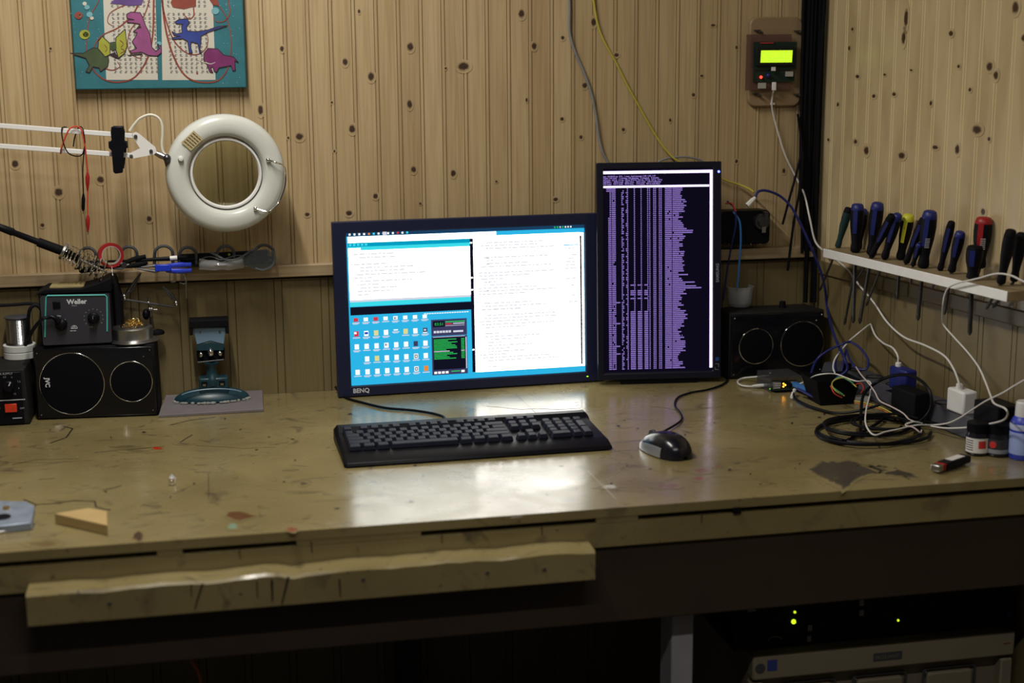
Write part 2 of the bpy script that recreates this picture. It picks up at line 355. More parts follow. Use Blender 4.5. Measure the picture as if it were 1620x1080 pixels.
# ceiling tube lamp (lights the bench)
for i, (lp, ln, wt) in enumerate(LAMPS):
    t = thing('ceiling_lamp', ['white fluorescent batten lamp on the ceiling above the bench', 'white fluorescent batten lamp on the ceiling behind the viewer'][i], 'lamp', lp)
    MB().box(lp+V(0,0,.047), (.14 if i else .10, ln+.1 if not i else .14, .09) if not i else (ln+.1, .14, .09)).build('housing', WHITEP, t, bevel=.004)
    ld = bpy.data.lights.new('lamp_light', 'AREA'); ld.shape = 'RECTANGLE'; ld.size, ld.size_y = (.05, .8) if not i else (ln, .05); ld.energy = wt; ld.color = LAMP_COL
    lo = bpy.data.objects.new('lamp_light', ld); scn.collection.objects.link(lo); lo.location = lp - V(0,0,.004)
# ------------------------------------------------------------ the workbench
bench = thing('workbench', 'old ochre painted wooden workbench along the wall, glossy, scratched and stained', 'workbench', (0, -.44, 0))
mb = MB()
def xr(y): return CORNER.x + math.tan(SPL)*(-y) - .002
F0 = -.88
q = [V(-1.55, F0, 0), V(xr(F0), F0, 0), V(xr(0), -.002, 0), V(-1.55, -.002, 0)]
mb.hexa([p+V(0,0,.786) for p in q], [p+V(0,0,DT) for p in q])
for i in range(8): mb.c[i] = (0,0,0,0)
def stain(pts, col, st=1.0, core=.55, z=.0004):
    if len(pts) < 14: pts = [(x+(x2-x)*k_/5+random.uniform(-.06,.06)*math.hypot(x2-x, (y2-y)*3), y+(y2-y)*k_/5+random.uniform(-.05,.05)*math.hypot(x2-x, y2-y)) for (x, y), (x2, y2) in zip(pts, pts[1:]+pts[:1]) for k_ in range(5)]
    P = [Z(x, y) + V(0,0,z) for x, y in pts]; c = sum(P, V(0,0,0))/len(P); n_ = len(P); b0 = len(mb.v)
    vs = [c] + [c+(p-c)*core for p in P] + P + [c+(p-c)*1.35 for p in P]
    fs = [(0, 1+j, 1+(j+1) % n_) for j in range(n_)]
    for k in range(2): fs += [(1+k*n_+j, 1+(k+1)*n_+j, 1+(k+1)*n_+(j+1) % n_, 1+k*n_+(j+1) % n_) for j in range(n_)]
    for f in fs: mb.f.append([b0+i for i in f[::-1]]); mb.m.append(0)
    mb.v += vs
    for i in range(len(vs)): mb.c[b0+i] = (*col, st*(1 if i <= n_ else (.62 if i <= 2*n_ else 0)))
def ell(cx, cy, rx, ry, n_=16): return [(cx+rx*(1+random.uniform(-.25,.25))*math.cos(2*math.pi*i/n_), cy+ry*(1+random.uniform(-.25,.25))*math.sin(2*math.pi*i/n_)) for i in range(n_)]
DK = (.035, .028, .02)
stain([(1284,744),(1305,732),(1340,731),(1375,737),(1400,744),(1370,750),(1352,757),(1335,772),(1322,762),(1298,752)], (.05,.042,.033), .9, .75)
stain([(1370,738),(1400,738),(1440,748),(1455,757),(1410,752)], DK, .8, .5)
stain(ell(380, 816, 22, 6), (.11, .045, .018), .8)
stain(ell(368, 833, 8, 5), (.18, .28, .2), .6)
stain(ell(219, 848, 7, 7), (.05, .03, .02), .9)
stain(ell(1110, 745, 14, 5), (.17, .06, .04), .5); stain(ell(1055, 768, 25, 4), (.17, .06, .04), .45); stain(ell(1135, 738, 7, 3), (.17, .06, .04), .5)
stain(ell(1105, 757, 12, 4), (.2, .06, .04), .5); stain(ell(965, 770, 14, 4), (.6,.6,.55), .5)
stain(ell(480, 765, 8, 4), DK, .5); stain(ell(249, 709, 7, 2), (.4, .03, .01), .9); stain(ell(462, 838, 9, 4), (.2, .06, .03), .7)
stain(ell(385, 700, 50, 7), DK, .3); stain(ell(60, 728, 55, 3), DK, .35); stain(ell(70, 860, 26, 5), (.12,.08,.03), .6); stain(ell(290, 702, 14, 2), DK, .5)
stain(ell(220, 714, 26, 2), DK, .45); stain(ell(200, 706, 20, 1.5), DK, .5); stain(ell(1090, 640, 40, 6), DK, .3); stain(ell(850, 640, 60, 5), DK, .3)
def crack(pts, wpx, col=DK, st=1.3):
    P = [Z(x, y)+V(0,0,.0006) for x, y in pts]; h = wpx*.0009
    for a, b in zip(P, P[1:]):
        t_ = (b-a).normalized(); n_ = V(-t_.y, t_.x, 0)*h; b0 = len(mb.v)
        mb.add([a-n_-t_*h*.5, b-n_+t_*h*.5, b+n_+t_*h*.5, a+n_-t_*h*.5], [(0,1,2,3)])
        for i in range(4): mb.c[b0+i] = (*col, st)
crack([(38,790),(57,798),(80,797),(118,792),(150,793),(152,802),(168,806)], 1.3)
crack([(57,798),(52,810)], .8)
crack([(100,674),(115,678),(105,692),(80,701)], 1.6, st=1.1); crack([(270,672),(300,665),(340,660)], 1.2, st=.9); crack([(285,700),(295,693),(304,688)], 1.3, st=1.0)
crack([(815,623),(850,655)], .6, st=.9); crack([(150,716),(200,711),(240,708)], .8, st=.8); crack([(200,712),(260,706)], .7, st=.8); crack([(20,735),(60,727),(125,726)], .8, st=.8)
crack([(930,745),(975,790)], .6, (.6,.6,.55), .8); crack([(640,735),(760,728)], .5); crack([(330,750),(330,790)], .5, st=.6)
for _ in range(46):
    x = random.uniform(20, 1250); y = random.uniform(665, 835); a = random.uniform(-.5, .3); l = random.uniform(4, 26)
    crack([(x, y), (x+l, y+l*a*.4)], random.uniform(.3, .8), DK, random.uniform(.6, 1))
for _ in range(60):
    x = random.uniform(20, 1500); y = random.uniform(650, 840-.06*x); stain(ell(x, y, random.uniform(1, 3.5), random.uniform(.7, 1.8), 8), DK, random.uniform(.6, 1.1))
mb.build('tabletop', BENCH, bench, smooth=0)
mb = MB(); mb.box((-.09, F0+.012, .758), (3.0, .022, .038))
for a, b in ((-.105, -.07), (.09, .27), (.535, .60)): mb.box(((a+b)/2, F0+.0105, .7815), (b-a, .019, .011))
# nicks and cracks
mb.box((.757, F0+.003, .782), (.012, .012, .010), mi=1)
def marks(z0, z1, y, xs, wd_=.0018):
    for x, tl in xs: mb.prism([(x, y, z1), (x+wd_, y, z1), (x+tl+wd_*.5, y, z0), (x+tl, y, z0)], (0, -.0004, 0), mi=1)
marks(.765, .782, F0-.0005, [(.008, .001), (.11, .001), (.30, .0), (.45, .001), (.70,.0)], .0016)
mb.build('fascia_board', [BENCH, BLACKM], bench, bevel=.0025)
mb = MB()
# uneven batten: front face with worn top
n_ = 40; x0, x1 = -.279, .522; top = []
for i in range(n_+1):
    x = x0+(x1-x0)*i/n_; top.append((x, .752+.0025*math.sin(i*.9)*random.random()-(.004 if 17 < i < 19 else 0), random.uniform(-.0015, .0015)))
vs = []
for x, z, dy in top: vs += [(x, F0-.042, .706), (x, F0-.042+dy*.3, z-.004), (x, F0-.038+dy, z), (x, F0-.001, z+.001), (x, F0-.001, .706)]
fs = [(5*i+k, 5*i+5+k, 5*i+5+(k+1) % 5, 5*i+(k+1) % 5) for i in range(n_) for k in range(5)] + [(0,1,2,3,4), tuple(5*n_+k for k in range(5))[::-1]]
mb.add(vs, fs)
for x, tl, a, b, w_ in ((.05,.0,.714,.745,.003),(.073,-.01,.708,.748,.003),(-.045,-.012,.712,.748,.0025),(.03,0,.72,.745,.0015),(.145,.001,.712,.738,.002),(-.06,0,.73,.748,.0015)):
    mb.prism([(x, F0-.0422, b), (x+w_, F0-.0422, b), (x+tl+w_*.6, F0-.0422, a), (x+tl, F0-.0422, a)], (0, -.0006, 0), mi=1)
for x, z in ((-.17, .73), (.36, .73), (.445, .728), (.18, .735)): mb.cyl((x, F0-.041, z), (x, F0-.0435, z), .003, n=10, mi=2)
mb.build('batten', [BENCH, BLACKM, STEEL], bench, smooth=30)
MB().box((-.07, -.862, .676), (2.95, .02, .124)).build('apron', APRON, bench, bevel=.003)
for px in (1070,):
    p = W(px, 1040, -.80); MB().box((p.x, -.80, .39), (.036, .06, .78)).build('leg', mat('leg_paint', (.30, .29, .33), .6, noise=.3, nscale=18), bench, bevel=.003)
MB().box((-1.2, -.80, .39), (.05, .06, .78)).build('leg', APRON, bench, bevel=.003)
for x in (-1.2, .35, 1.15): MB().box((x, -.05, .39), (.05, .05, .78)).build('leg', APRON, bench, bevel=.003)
# ------------------------------------------------------------ monitors
def rect_frame(cx, cy, cz, yaw, tilt):
    X = V(math.cos(yaw), math.sin(yaw), 0); Nn = V(math.sin(yaw), -math.cos(yaw), 0); Zv = V(0,0,1)*math.cos(tilt)-Nn*math.sin(tilt)
    return frame((cx, cy, cz), X, Zv)
G_WHITE = glow('screen_white', (1.0, .99, .93), 4.4); G_BAR = glow('screen_taskbar', (.012, .05, .12), 1); G_CYAN = glow('screen_cyan', (.028, .50, .86), 1.0)
G_TEAL = glow('screen_teal', (.0, .36, .58), 1.0); G_AQUA = glow('screen_aqua', (.05, .78, .90), 1); G_BLK = glow('screen_black', (.006, .007, .018), 1)
G_GREY = glow('screen_grey_text', (.55, .53, .62), 1); G_ICON = glow('screen_icon', (.92, .93, .90), 1.2); G_GRN = glow('screen_green', (.03, .62, .12), 1)
G_RED = glow('screen_red', (.75, .04, .06), 1); G_WIN = glow('screen_player', (.05, .05, .13), 1); G_LIGHT = glow('screen_pale', (.72, .74, .86), 1)
G_ORG = glow('screen_orange', (.9, .28, .05), 1); G_DBLU = glow('screen_blue', (.02, .06, .5), 1); G_YEL = glow('screen_yellow', (.8, .75, .3), 1)
G_FAINT = glow('screen_faint_text', (.76, .76, .83), 1)
SM = [G_WHITE, G_BAR, G_CYAN, G_TEAL, G_AQUA, G_BLK, G_GREY, G_ICON, G_GRN, G_RED, G_WIN, G_LIGHT, G_ORG, G_DBLU, G_YEL, G_FAINT]
def bezel_mb(M, x0, x1, z0, z1, sx0, sx1, sz0, sz1, t=.02, lip=.003):
    mb = MB()
    o = [(x0,z0),(x1,z0),(x1,z1),(x0,z1)]; i_ = [(sx0,sz0),(sx1,sz0),(sx1,sz1),(sx0,sz1)]
    vs = [M @ V(x, z, lip) for x, z in o] + [M @ V(x, z, lip) for x, z in i_] + [M @ V(x, z, -.001) for x, z in i_] + [M @ V(x, z, -t) for x, z in o]
    fs = []
    for k in range(4):
        j = (k+1) % 4; fs += [(k, j, 4+j, 4+k), (4+k, 4+j, 8+j, 8+k), (k, 12+k, 12+j, j)]
    fs += [(12,13,14,15), (8,9,10,11)]
    mb.add(vs, fs); return mb
# landscape monitor
M = rect_frame(.4909, -.0555, .9757, .0387, .042)
mon = thing('monitor', 'wide black monitor showing white windows and a blue desktop', 'monitor', (.49, -.05, DT), .0387)
sw, sh = .490, .3065
bezel_mb(M, -.2715, .279, -.1735, .1755, -sw/2, sw/2, -sh/2, sh/2, t=.016).build('bezel', NAVY, mon, smooth=0, bevel=.002)
MB().box(M @ V(0, -.01, -.024), (.40, .016, .22), M.to_3x3().to_4x4() @ Matrix.Rotation(0, 4, 'X')).build('rear_housing', BLACK, mon) if 0 else None
mb = MB(); mb.prism([M @ V(x, z, -.016) for x, z in ((-.22,-.13),(.22,-.13),(.22,.13),(-.22,.13))], (M.to_3x3() @ V(0,0,-1))*.018); mb.build('rear_housing', BLACK, mon, bevel=.004)
mb = MB()
def sq(u0, v0, u1, v1, mi, l=1):                             # screen rectangle, v measured down from the top
    z = .0004*l - .0006
    mb.add([M @ V((u-.5)*sw, (.5-v)*sh, z) for u, v in ((u0,v1),(u1,v1),(u1,v0),(u0,v0))], [(0,1,2,3)], mi)
sq(0, 0, 1, 1, 2, 0)
sq(0, 0, 1, .024, 1)
for i in range(13):
    u = .012+i*.0195; sq(u, .005, u+.008, .018, (7,7,7,7,12,4,7,11,7,7,9,7,4)[i], 2)
sq(.150, .001, .166, .023, 11, 1.5)
for i, c in enumerate((8, 8, 11, 8, 7, 7, 7)): sq(.868+i*.0115, .008, .868+i*.0115+.006, .018, c, 2)
sq(.008, .026, .62, .066, 0)
sq(.008, .066, .508, .092, 3); sq(.008, .092, .508, .116, 4); sq(.008, .100, .058, .118, 0, 2)
for i in range(5): sq(.012+i*.016, .072, .012+i*.016+.010, .086, 4, 2)
sq(.008, .116, .508, .448, 0); sq(.008, .435, .508, .450, 11, 1.5); sq(.008, .450, .508, .478, 4)
sq(.008, .482, .508, .535, 5); sq(.508, .05, .522, .955, 5)
for v in (.09, .32, .40, .80): sq(.509, v, .518, v+.008, 0, 2)
sq(.51, .05, .98, .058, 0); sq(.522, .055, .995, .957, 0); sq(.62, .026, .999, .052, 2, 1.2); sq(.978, .075, .986, .945, 5, 2)
random.seed(3)
def doc(u0, u1, v0, v1, n_, gap, kmin=.2, kmax=.9, mi=6):
    for i in range(n_):
        v = v0+(v1-v0)*i/n_
        if random.random() < gap: continue
        ind = random.choice((0, .012, .024, .036)); L_ = (u1-u0)*random.uniform(kmin, kmax); u = u0+ind
        while u < u0+L_:
            w_ = random.uniform(.006, .03); sq(u, v, min(u+w_, u1), v+(.0105 if mi == 15 else .0058), mi, 2); u += w_+.004
doc(.016, .36, .135, .42, 13, .2, mi=15); doc(.54, .90, .075, .15, 4, .1, .6, .98, 15); doc(.54, .90, .17, .94, 38, .2, .15, .95, 15)
for v in (.13,.17,.19,.20,.24,.30,.36,.41,.46,.47,.5,.52,.55,.61,.64,.66,.70,.77,.79,.81,.90): sq(.575+.0, v, .590, v+.005, 6, 2.3)
doc(.915, .965, .15, .60, 20, .2, .4, 1.0, 15); sq(.908, .13, .972, .138, 2, 2)
for v in (.545, .57): sq(.54, v, .90, v+.002, 6, 2.3)
for r_ in range(5):
    for c_ in range(8):
        if r_ == 3 and c_ == 0: continue
        u = .020+c_*.0405; v = (.553, .640, .725, .808, .893)[r_]
        mi = 7; k = (r_, c_)
        if k in ((0,0),(1,0)): mi = 9
        if k in ((2,6),): mi = 10
        if k == (4,7): mi = 12
        if k in ((0,2),): mi = 9
        if k in ((1,2),(1,5),(3,2)): mi = 14
        hh = .034 if r_ else .024
        if k == (1,4): hh = .008
        sq(u, v, u+.018, v+hh, mi, 2)
        if k in ((3,6),(4,6)): sq(u+.003, v+.006, u+.015, v+hh-.006, 10, 3); sq(u+.006, v+.011, u+.012, v+hh-.011, 7, 3.5)
        if k == (1,1): sq(u+.002, v+.008, u+.016, v+.022, 13, 3)
        if k == (1,0): sq(u, v+.004, u+.010, v+.018, 7, 3)
        if k == (1,7): sq(u, v, u+.018, v+.028, 10, 3); sq(u+.004, v+.008, u+.013, v+.02, 11, 3.5)
        if k in ((2,3),(0,4)): sq(u+.004, v+.006, u+.008, v+.02, 10, 3); sq(u+.010, v+.006, u+.012, v+.02, 10, 3)
        sq(u-.006, v+hh+.006, u+.024, v+hh+.012, 11, 2)
        if random.random() < .5: sq(u-.003, v+hh+.014, u+.018, v+hh+.018, 11, 2)
# music player
sq(.338, .590, .488, .700, 10, 2); sq(.345, .600, .395, .640, 5, 3); mb.text('03:51', .0085, M @ Matrix.Translation(((.352-.5)*sw, (.5-.630)*sh, .0011)), 8)
sq(.398, .605, .480, .612, 8, 3); sq(.398, .618, .425, .626, 9, 3); sq(.43, .618, .478, .624, 11, 3); sq(.398, .632, .478, .636, 6, 3)
for i in range(6): sq(.348+i*.0125, .665, .358+i*.0125, .680, 11, 3)
sq(.43, .668, .472, .680, 11, 3)
sq(.338, .703, .488, .960, 10, 2); sq(.344, .712, .480, .925, 5, 3); sq(.345, .705, .478, .709, 6, 3)
for i in range(14):
    c = 11 if i == 8 else 8; v = .722+i*.0098; sq(.347, v, .347+random.uniform(.05, .10), v+.005, c, 4); sq(.462, v, .476, v+.005, c, 4)
for i in range(4): sq(.346+i*.016, .937, .358+i*.016, .952, 7, 3)
sq(.418, .937, .455, .943, 8, 3); sq(.460, .935, .474, .950, 7, 3); sq(.481, .715, .485, .925, 11, 3)
mb.text('JellyfishPro - Video Editor', .0045, M @ Matrix.Translation(((.31-.5)*sw, (.5-.562)*sh, .0011)), 7) if 0 else None
for i in range(18): sq(.31+i*.0105, .545, .318+i*.0105, .551, 7, 2)
mb.build('screen', SM, mon, smooth=0)
MB().text('BENQ', .0125, M @ Matrix.Translation((-.242, -.1665, .0034)), ext=.0002, bold=.0003).build('logo', PRINT, mon, smooth=0)
MB().box(M @ V(.247, -.1625, .0034), (.003, .001, .0012)).build('power_light', glow('led_green', (.4, 1, .05), 3), mon, smooth=0)
# portrait monitor
M = rect_frame(.8825, -.083, 1.034, -.1234, .080)
mon2 = thing('monitor', 'narrow black monitor turned upright showing purple terminal text on black', 'monitor', (.8825, -.07, DT), -.1234)
k_ = .2575; x0, x1, z0, z1 = -k_/2, k_/2, -.2245, .2205; sx0, sx1, sz0, sz1 = x0+.014, x1-.0175, z0+.014, z1-.012
bezel_mb(M, x0, x1, z0, z1, sx0, sx1, sz0, sz1, t=.013).build('bezel', mat('bezel_dark', (.006,.007,.016), .3), mon2, smooth=0, bevel=.002)
mb = MB(); mb.prism([M @ V(x, z, -.013) for x, z in ((-.07,-.19),(.09,-.19),(.09,.15),(-.07,.15))], (M.to_3x3() @ V(0,0,-1))*.012); mb.build('rear_housing', BLACK, mon2, bevel=.004)
zb = (M @ V(0, z0, 0)).z
mb = MB(); c0 = M @ V(0, z0, -.007); mb.box((c0.x, c0.y, (DT+zb+.004)/2), (.16, .012, zb-DT+.004), Matrix.Rotation(-.1234, 3, 'Z').to_4x4()); mb.build('foot', BLACK, mon2)
G_LAV = glow('terminal_bar', (.80, .66, 1.0), 1.9); G_PUR = glow('terminal_text', (.38, .25, .78), .95); G_TBK = glow('terminal_black', (.004, .003, .010), 1)
sw, sh = sx1-sx0, sz1-sz0; cx_, cz_ = (sx0+sx1)/2, (sz0+sz1)/2
def sq(u0, v0, u1, v1, mi, l=1):
    z = .0004*l - .0006
    mb.add([M @ V(cx_+(u-.5)*sw, cz_+(.5-v)*sh, z) for u, v in ((u0,v1),(u1,v1),(u1,v0),(u0,v0))], [(0,1,2,3)], mi)
mb = MB(); sq(0, 0, 1, 1, 2, 0)
sq(0, .012, 1, .026, 0); sq(.972, .012, 1, .983, 0); sq(0, .083, .968, .093, 0)
hdr = ['top - 03:50:22 up  5:21,  1 user,  load average: 1.09, 1.04, 1.27', 'Tasks: 149 total,   1 running, 148 sleeping,   0 stopped,   0 zombie', '%Cpu(s):  0.8 us,  0.9 sy,  0.0 ni, 97.8 id,  0.0 wa,  0.0 hi,  0.0 si,  0.0 st', 'KiB Mem :   969.4 total,   683.1 free,   107.2 used,   180.0 buff/cache', 'KiB Swap:   969.7 total,   969.9 free,    17.8 used,   801.6 avail Mem']
for i, h_ in enumerate(hdr):
    mb.text(h_, .0043, M @ Matrix.Translation((cx_-.5*sw, cz_+(.5-.041-i*.0092)*sh, -.0001)), 1, bold=.00012)
random.seed(11); pitch_ = .890/95
def run(u0, u1, v, pch=.0118, skip=.06):
    u = u0
    while u < u1-.002:
        if random.random() > skip: sq(u, v, min(u+.0095, u1), v+pitch_*.56, 1)
        u += pch
proc = 0
for i in range(95):
    v = .096+i*pitch_; deep = 1 if (i > 63) or i in (50, 53, 54, 55, 57) else 0
    run(.045 if i > 14 else .058, .072, v, skip=0); run(.078, .112, v)
    if i in (0, 1): run(.03, .11, v)
    if i in (59, 70, 82, 86): run(.112, .15, v)
    run(.165, .185 if i % 3 else .178, v, skip=.1); run(.205 if random.random() < .35 else .215, .225, v, skip=0)
    run(.245 if deep else .278, .29 if deep else .287, v, skip=0); run(.31 if deep else .340, .350 if deep else .348, v, skip=0)
    run(.372 if deep else .400, .408, v, skip=0); run(.418, .426, v, skip=0)
    run(.455, .464, v, skip=0); run(.470, .482, v, skip=0); run(.506, .515, v, skip=0); run(.522, .534, v, skip=0)
    run(.562, .625, v, skip=.02)
    base_ = .66+.05*math.sin(i*.21)**2+random.uniform(-.01, .05)+(.08 if i in (22, 23, 45, 49, 51) else 0)+(.14 if i == 52 else 0)
    run(.632, base_+.02, v, skip=.02)
mb.build('screen', [G_LAV, G_PUR, G_TBK], mon2, smooth=0)
MB().text('SAMSUNG', .0085, M @ Matrix.Translation((x1-.0055, -.0355+.009, .0034)) @ Matrix.Rotation(R(90), 4, 'Z'), ext=.0001, bold=.0002).build('logo', PRINTD, mon2, smooth=0)
MB().ball(M @ V(x1-.006, z1-.021, .0034), .0026).build('power_light', glow('led_blue', (.10, .12, 1), 7), mon2)
MB().box(M @ V(x1-.0085, z0+.039, .0036), (.0075, .0006, .0075)).build('sticker', glow_ if 0 else mat('blue_sticker', (.02, .07, .28), .4), mon2, smooth=0)
mb = MB()
for a, b in (((.0,.012),(.007,.012)), ((.007,.012),(.007,.005)), ((0,0),(0,.005)), ((0,.0),(.007,.0))):
    mb.tube([M @ V(x1-.0125+a[0], z0+.017+a[1], .0034), M @ V(x1-.0125+b[0], z0+.017+b[1], .0034)], .0005, 5)
mb.build('marking', PRINTD, mon2)
# ------------------------------------------------------------ keyboard
a_, b_, c_, d_ = Z(547,742), Z(968,712), Z(935,655,.822), Z(523,680,.822)
kx = ((b_-a_)+V(c_.x-d_.x, c_.y-d_.y, 0)).normalized(); ky = V(-kx.y, kx.x, 0); ko = (a_+b_)/2
KM = frame(ko, kx, ky); KW = .462; KD = .182
kb = thing('keyboard', 'black full size keyboard in front of the wide monitor', 'keyboard', (ko.x, ko.y, DT), math.atan2(kx.y, kx.x))
def kp(x, y, z=0): return KM @ V(x, y, z)
mb = MB(); prof = [(0, .002), (.003, .008), (.032, .016), (.040, .016), (.150, .022), (.160, .030), (.178, .030), (KD, .024), (KD, .002)]
n2 = len(prof); vs = []
for i, x in enumerate((-KW/2, -KW/2+.006, KW/2-.006, KW/2)):
    e = 1 if i in (0, 3) else 0
    vs += [kp(x, y+(.004*e if y < .01 else 0), z*(1-.25*e) if z > .005 else z) for y, z in prof]
mb.add(vs, [(i*n2+j, i*n2+(j+1) % n2, (i+1)*n2+(j+1) % n2, (i+1)*n2+j) for i in range(3) for j in range(n2)] + [tuple(range(n2)), tuple(3*n2+j for j in range(n2))[::-1]])
mb.build('case', BLACK, kb, bevel=.0012)
mb = MB()
for x in (-.2, .2):
    for y in (.015, .165): mb.box(kp(x, y, .001), (.03, .01, .002))
mb.build('rubber_foot', BLACKM, kb)
U = .01905; rows = []
kx0 = -KW/2+.012
main = [(0, [1, -.5, 1,1,1,1, -.5, 1,1,1,1, -.5, 1,1,1,1]), (1.25, [1]*13+[2]), (2.25, [1.5]+[1]*12+[1.5]), (3.25, [1.75]+[1]*11+[2.25]), (4.25, [2.25]+[1]*10+[2.75]), (5.25, [1.25,1.25,1.25,6.25,1.25,1.25,1.25,1.25])]
# rows are laid from the back
keys = []
UY = .0183
for r_, ws in main:
    x = 0
    for w_ in ws:
        if w_ > 0: keys.append((x, r_, w_, 1))
        x += abs(w_)
for i in range(3): keys.append((15.25+i, 0, 1, 1))
for r_ in (1.25, 2.25):
    for i in range(3): keys.append((15.25+i, r_, 1, 1))
keys.append((16.25, 4.25, 1, 1)); keys += [(15.25+i, 5.25, 1, 1) for i in range(3)]
for i in range(4): keys.append((18.5+i, 1.25, 1, 1))
for i in range(3): keys.append((18.5+i, 2.25, 1, 1)); keys.append((18.5+i, 3.25, 1, 1)); keys.append((18.5+i, 4.25, 1, 1))
keys += [(18.5, 5.25, 2, 1), (20.5, 5.25, 1, 1), (21.5, 2.25, 1, 2), (21.5, 4.25, 1, 2)]
keys.sort(key=lambda k: -k[1])
def key_mb(mb, k):
    x, r_, w_, h_ = k; X0 = kx0+x*U+.0009; X1 = kx0+(x+w_)*U-.0009; Y1 = .157-r_*UY; Y0 = Y1-h_*UY+.0018
    zb = .0165+(Y0-.04)*.05; zt = zb+.0085+(.001 if r_ == 0 else 0); i_ = .0026
    mb.hexa([kp(X0,Y0,zb), kp(X1,Y0,zb), kp(X1,Y1,zb), kp(X0,Y1,zb)], [kp(X0+i_,Y0+i_*.6,zt-.0006), kp(X1-i_,Y0+i_*.6,zt-.0006), kp(X1-i_,Y1-i_*.9,zt+.0012), kp(X0+i_,Y1-i_*.9,zt+.0012)])
for k in keys[:99]:
    mb = MB(); key_mb(mb, k); mb.build('key', DKEY, kb, smooth=0, bevel=.0008, seg=1)
mb = MB()
for k in keys[99:]: key_mb(mb, k)
o = mb.build('key', DKEY, kb, smooth=0, bevel=.0008, seg=1); o['kind'] = 'stuff'
pts = [kp(-.04, KD-.002, .015), Z(704,662,DT+.004), Z(690,655,DT+.003), Z(655,649,DT+.003), Z(610,645,DT+.003), Z(575,637,DT+.003), Z(550,630,DT+.003), Z(538,622,DT+.0035), W(531,612,-.022)]
MB().tube(spline(pts), .0026).build('cord', BLACK, kb)
# ------------------------------------------------------------ mouse
p = Z(1052, 716); mz = R(18)
ms = thing('computer_mouse', 'black computer mouse with a silver left side right of the keyboard', 'mouse', p, mz)
MM = Matrix.Translation(p) @ Matrix.Rotation(mz, 4, 'Z')
def mouse_pt(th, ph):
    y = math.sin(ph)
    L_ = .058; Wd = .032*(1-.10*y); hgt = .038*(1-.18*y-.1*y*y)
    cx2 = math.cos(ph); 
    return MM @ V(Wd*cx2**.75*math.copysign(abs(math.cos(th))**.85, math.cos(th)), L_*y, max(.001, hgt*cx2**.7*max(math.sin(th), 0)**.8))
def mouse_surface(t0, t1, p0, p1, mi, off=0.0, n1=20, n2=16):
    vs = [mouse_pt(t0+(t1-t0)*i/n1, p0+(p1-p0)*j/n2) for i in range(n1+1) for j in range(n2+1)]
    if off:
        c = MM @ V(0, 0, .005); vs = [v+(v-c).normalized()*off for v in vs]
    mb.add(vs, [(i*(n2+1)+j, (i+1)*(n2+1)+j, (i+1)*(n2+1)+j+1, i*(n2+1)+j+1) for i in range(n1) for j in range(n2)], mi)
mb = MB(); mouse_surface(0, math.pi, -1.5, 1.5, 0); mb.build('shell', mat('mouse_black', (.006,.006,.010), .22), ms)
mb = MB(); mouse_surface(math.pi*.86, math.pi*.99, -.5, 1.35, 0, .0007, 8, 12); mb.build('side_panel', mat('mouse_silver', (.42,.44,.50), .3, .7), ms)['label'] = 'silver side panel'
mb = MB(); wc = MM @ V(0, .036, .0235); mb.lathe([(.001,-.003),(.009,-.003),(.010,0),(.009,.003),(.001,.003)], frame(wc, (MM.to_3x3() @ V(0,1,0)), (0,0,1)), 18); mb.build('scroll_wheel', GREYP, ms)
pts = [MM @ V(0, .056, .008), Z(1074,668,DT+.004), Z(1077,655,DT+.003), Z(1068,642,DT+.003), Z(1072,629,DT+.003), Z(1092,621,DT+.003), Z(1120,616,DT+.003), Z(1143,608,DT+.003), Z(1151,599,DT+.003), Z(1140,592,DT+.003)]
MB().tube(spline(pts), .0021).build('cord', BLACK, ms)
# ------------------------------------------------------------ painting on canvas
cv = thing('painting', 'teal canvas painting of dinosaurs, white pages and red tentacles on the wall', 'painting', W(250, 70, -.01))
cl = W(117, 140, -.022); cr_ = W(388, 141, -.022); ctl = W(107, 0, -.022)
CW = (cr_-cl).length; CX = (cr_-cl).normalized(); CH = .42
MC = frame(cl, CX, (0,0,1))
TEALC = mat('canvas_teal', (.022, .135, .165), .55, noise=.25, nscale=30); TEALL = mat('canvas_light_teal', (.14, .33, .38), .6, noise=.3, nscale=60)
PAGE = mat('canvas_page', (.50, .47, .40), .6, noise=.05); GLYPH = mat('canvas_glyph', (.15, .14, .15), .6); TENT = mat('canvas_tentacle', (.22, .045, .028), .5, noise=.3, nscale=60)
MAG = mat('canvas_magenta', (.25, .06, .18), .5, noise=.35, nscale=50); CBLU = mat('canvas_blue', (.025, .045, .24), .5, noise=.3, nscale=50); CGRN = mat('canvas_green', (.05, .075, .03), .5, noise=.4, nscale=50)
CYEL = mat('canvas_yellow', (.30, .31, .035), .5, noise=.2, nscale=60); PURP = mat('canvas_purple', (.10, .05, .20), .5, noise=.3, nscale=50); CDRK = mat('canvas_line', (.03, .015, .02), .5); BOAR = mat('canvas_boar', (.16, .02, .11), .5, noise=.3, nscale=60)
mb = MB(); mb.box(MC @ V(CW/2, CH/2, -.010), (CW, .020, CH)); mb.build('canvas', TEALC, cv, bevel=.002)
mb = MB(); PM = [PAGE, GLYPH, TENT, MAG, CBLU, CGRN, CYEL, PURP, CDRK, BOAR, TEALL]
def ap(px, py, l=1):                                         # picture-plane point of the painting, l = paint layer
    p = W(px, py, -.022); q = MC.inverted() @ p; return MC @ V(q.x, q.y, .0003*l)
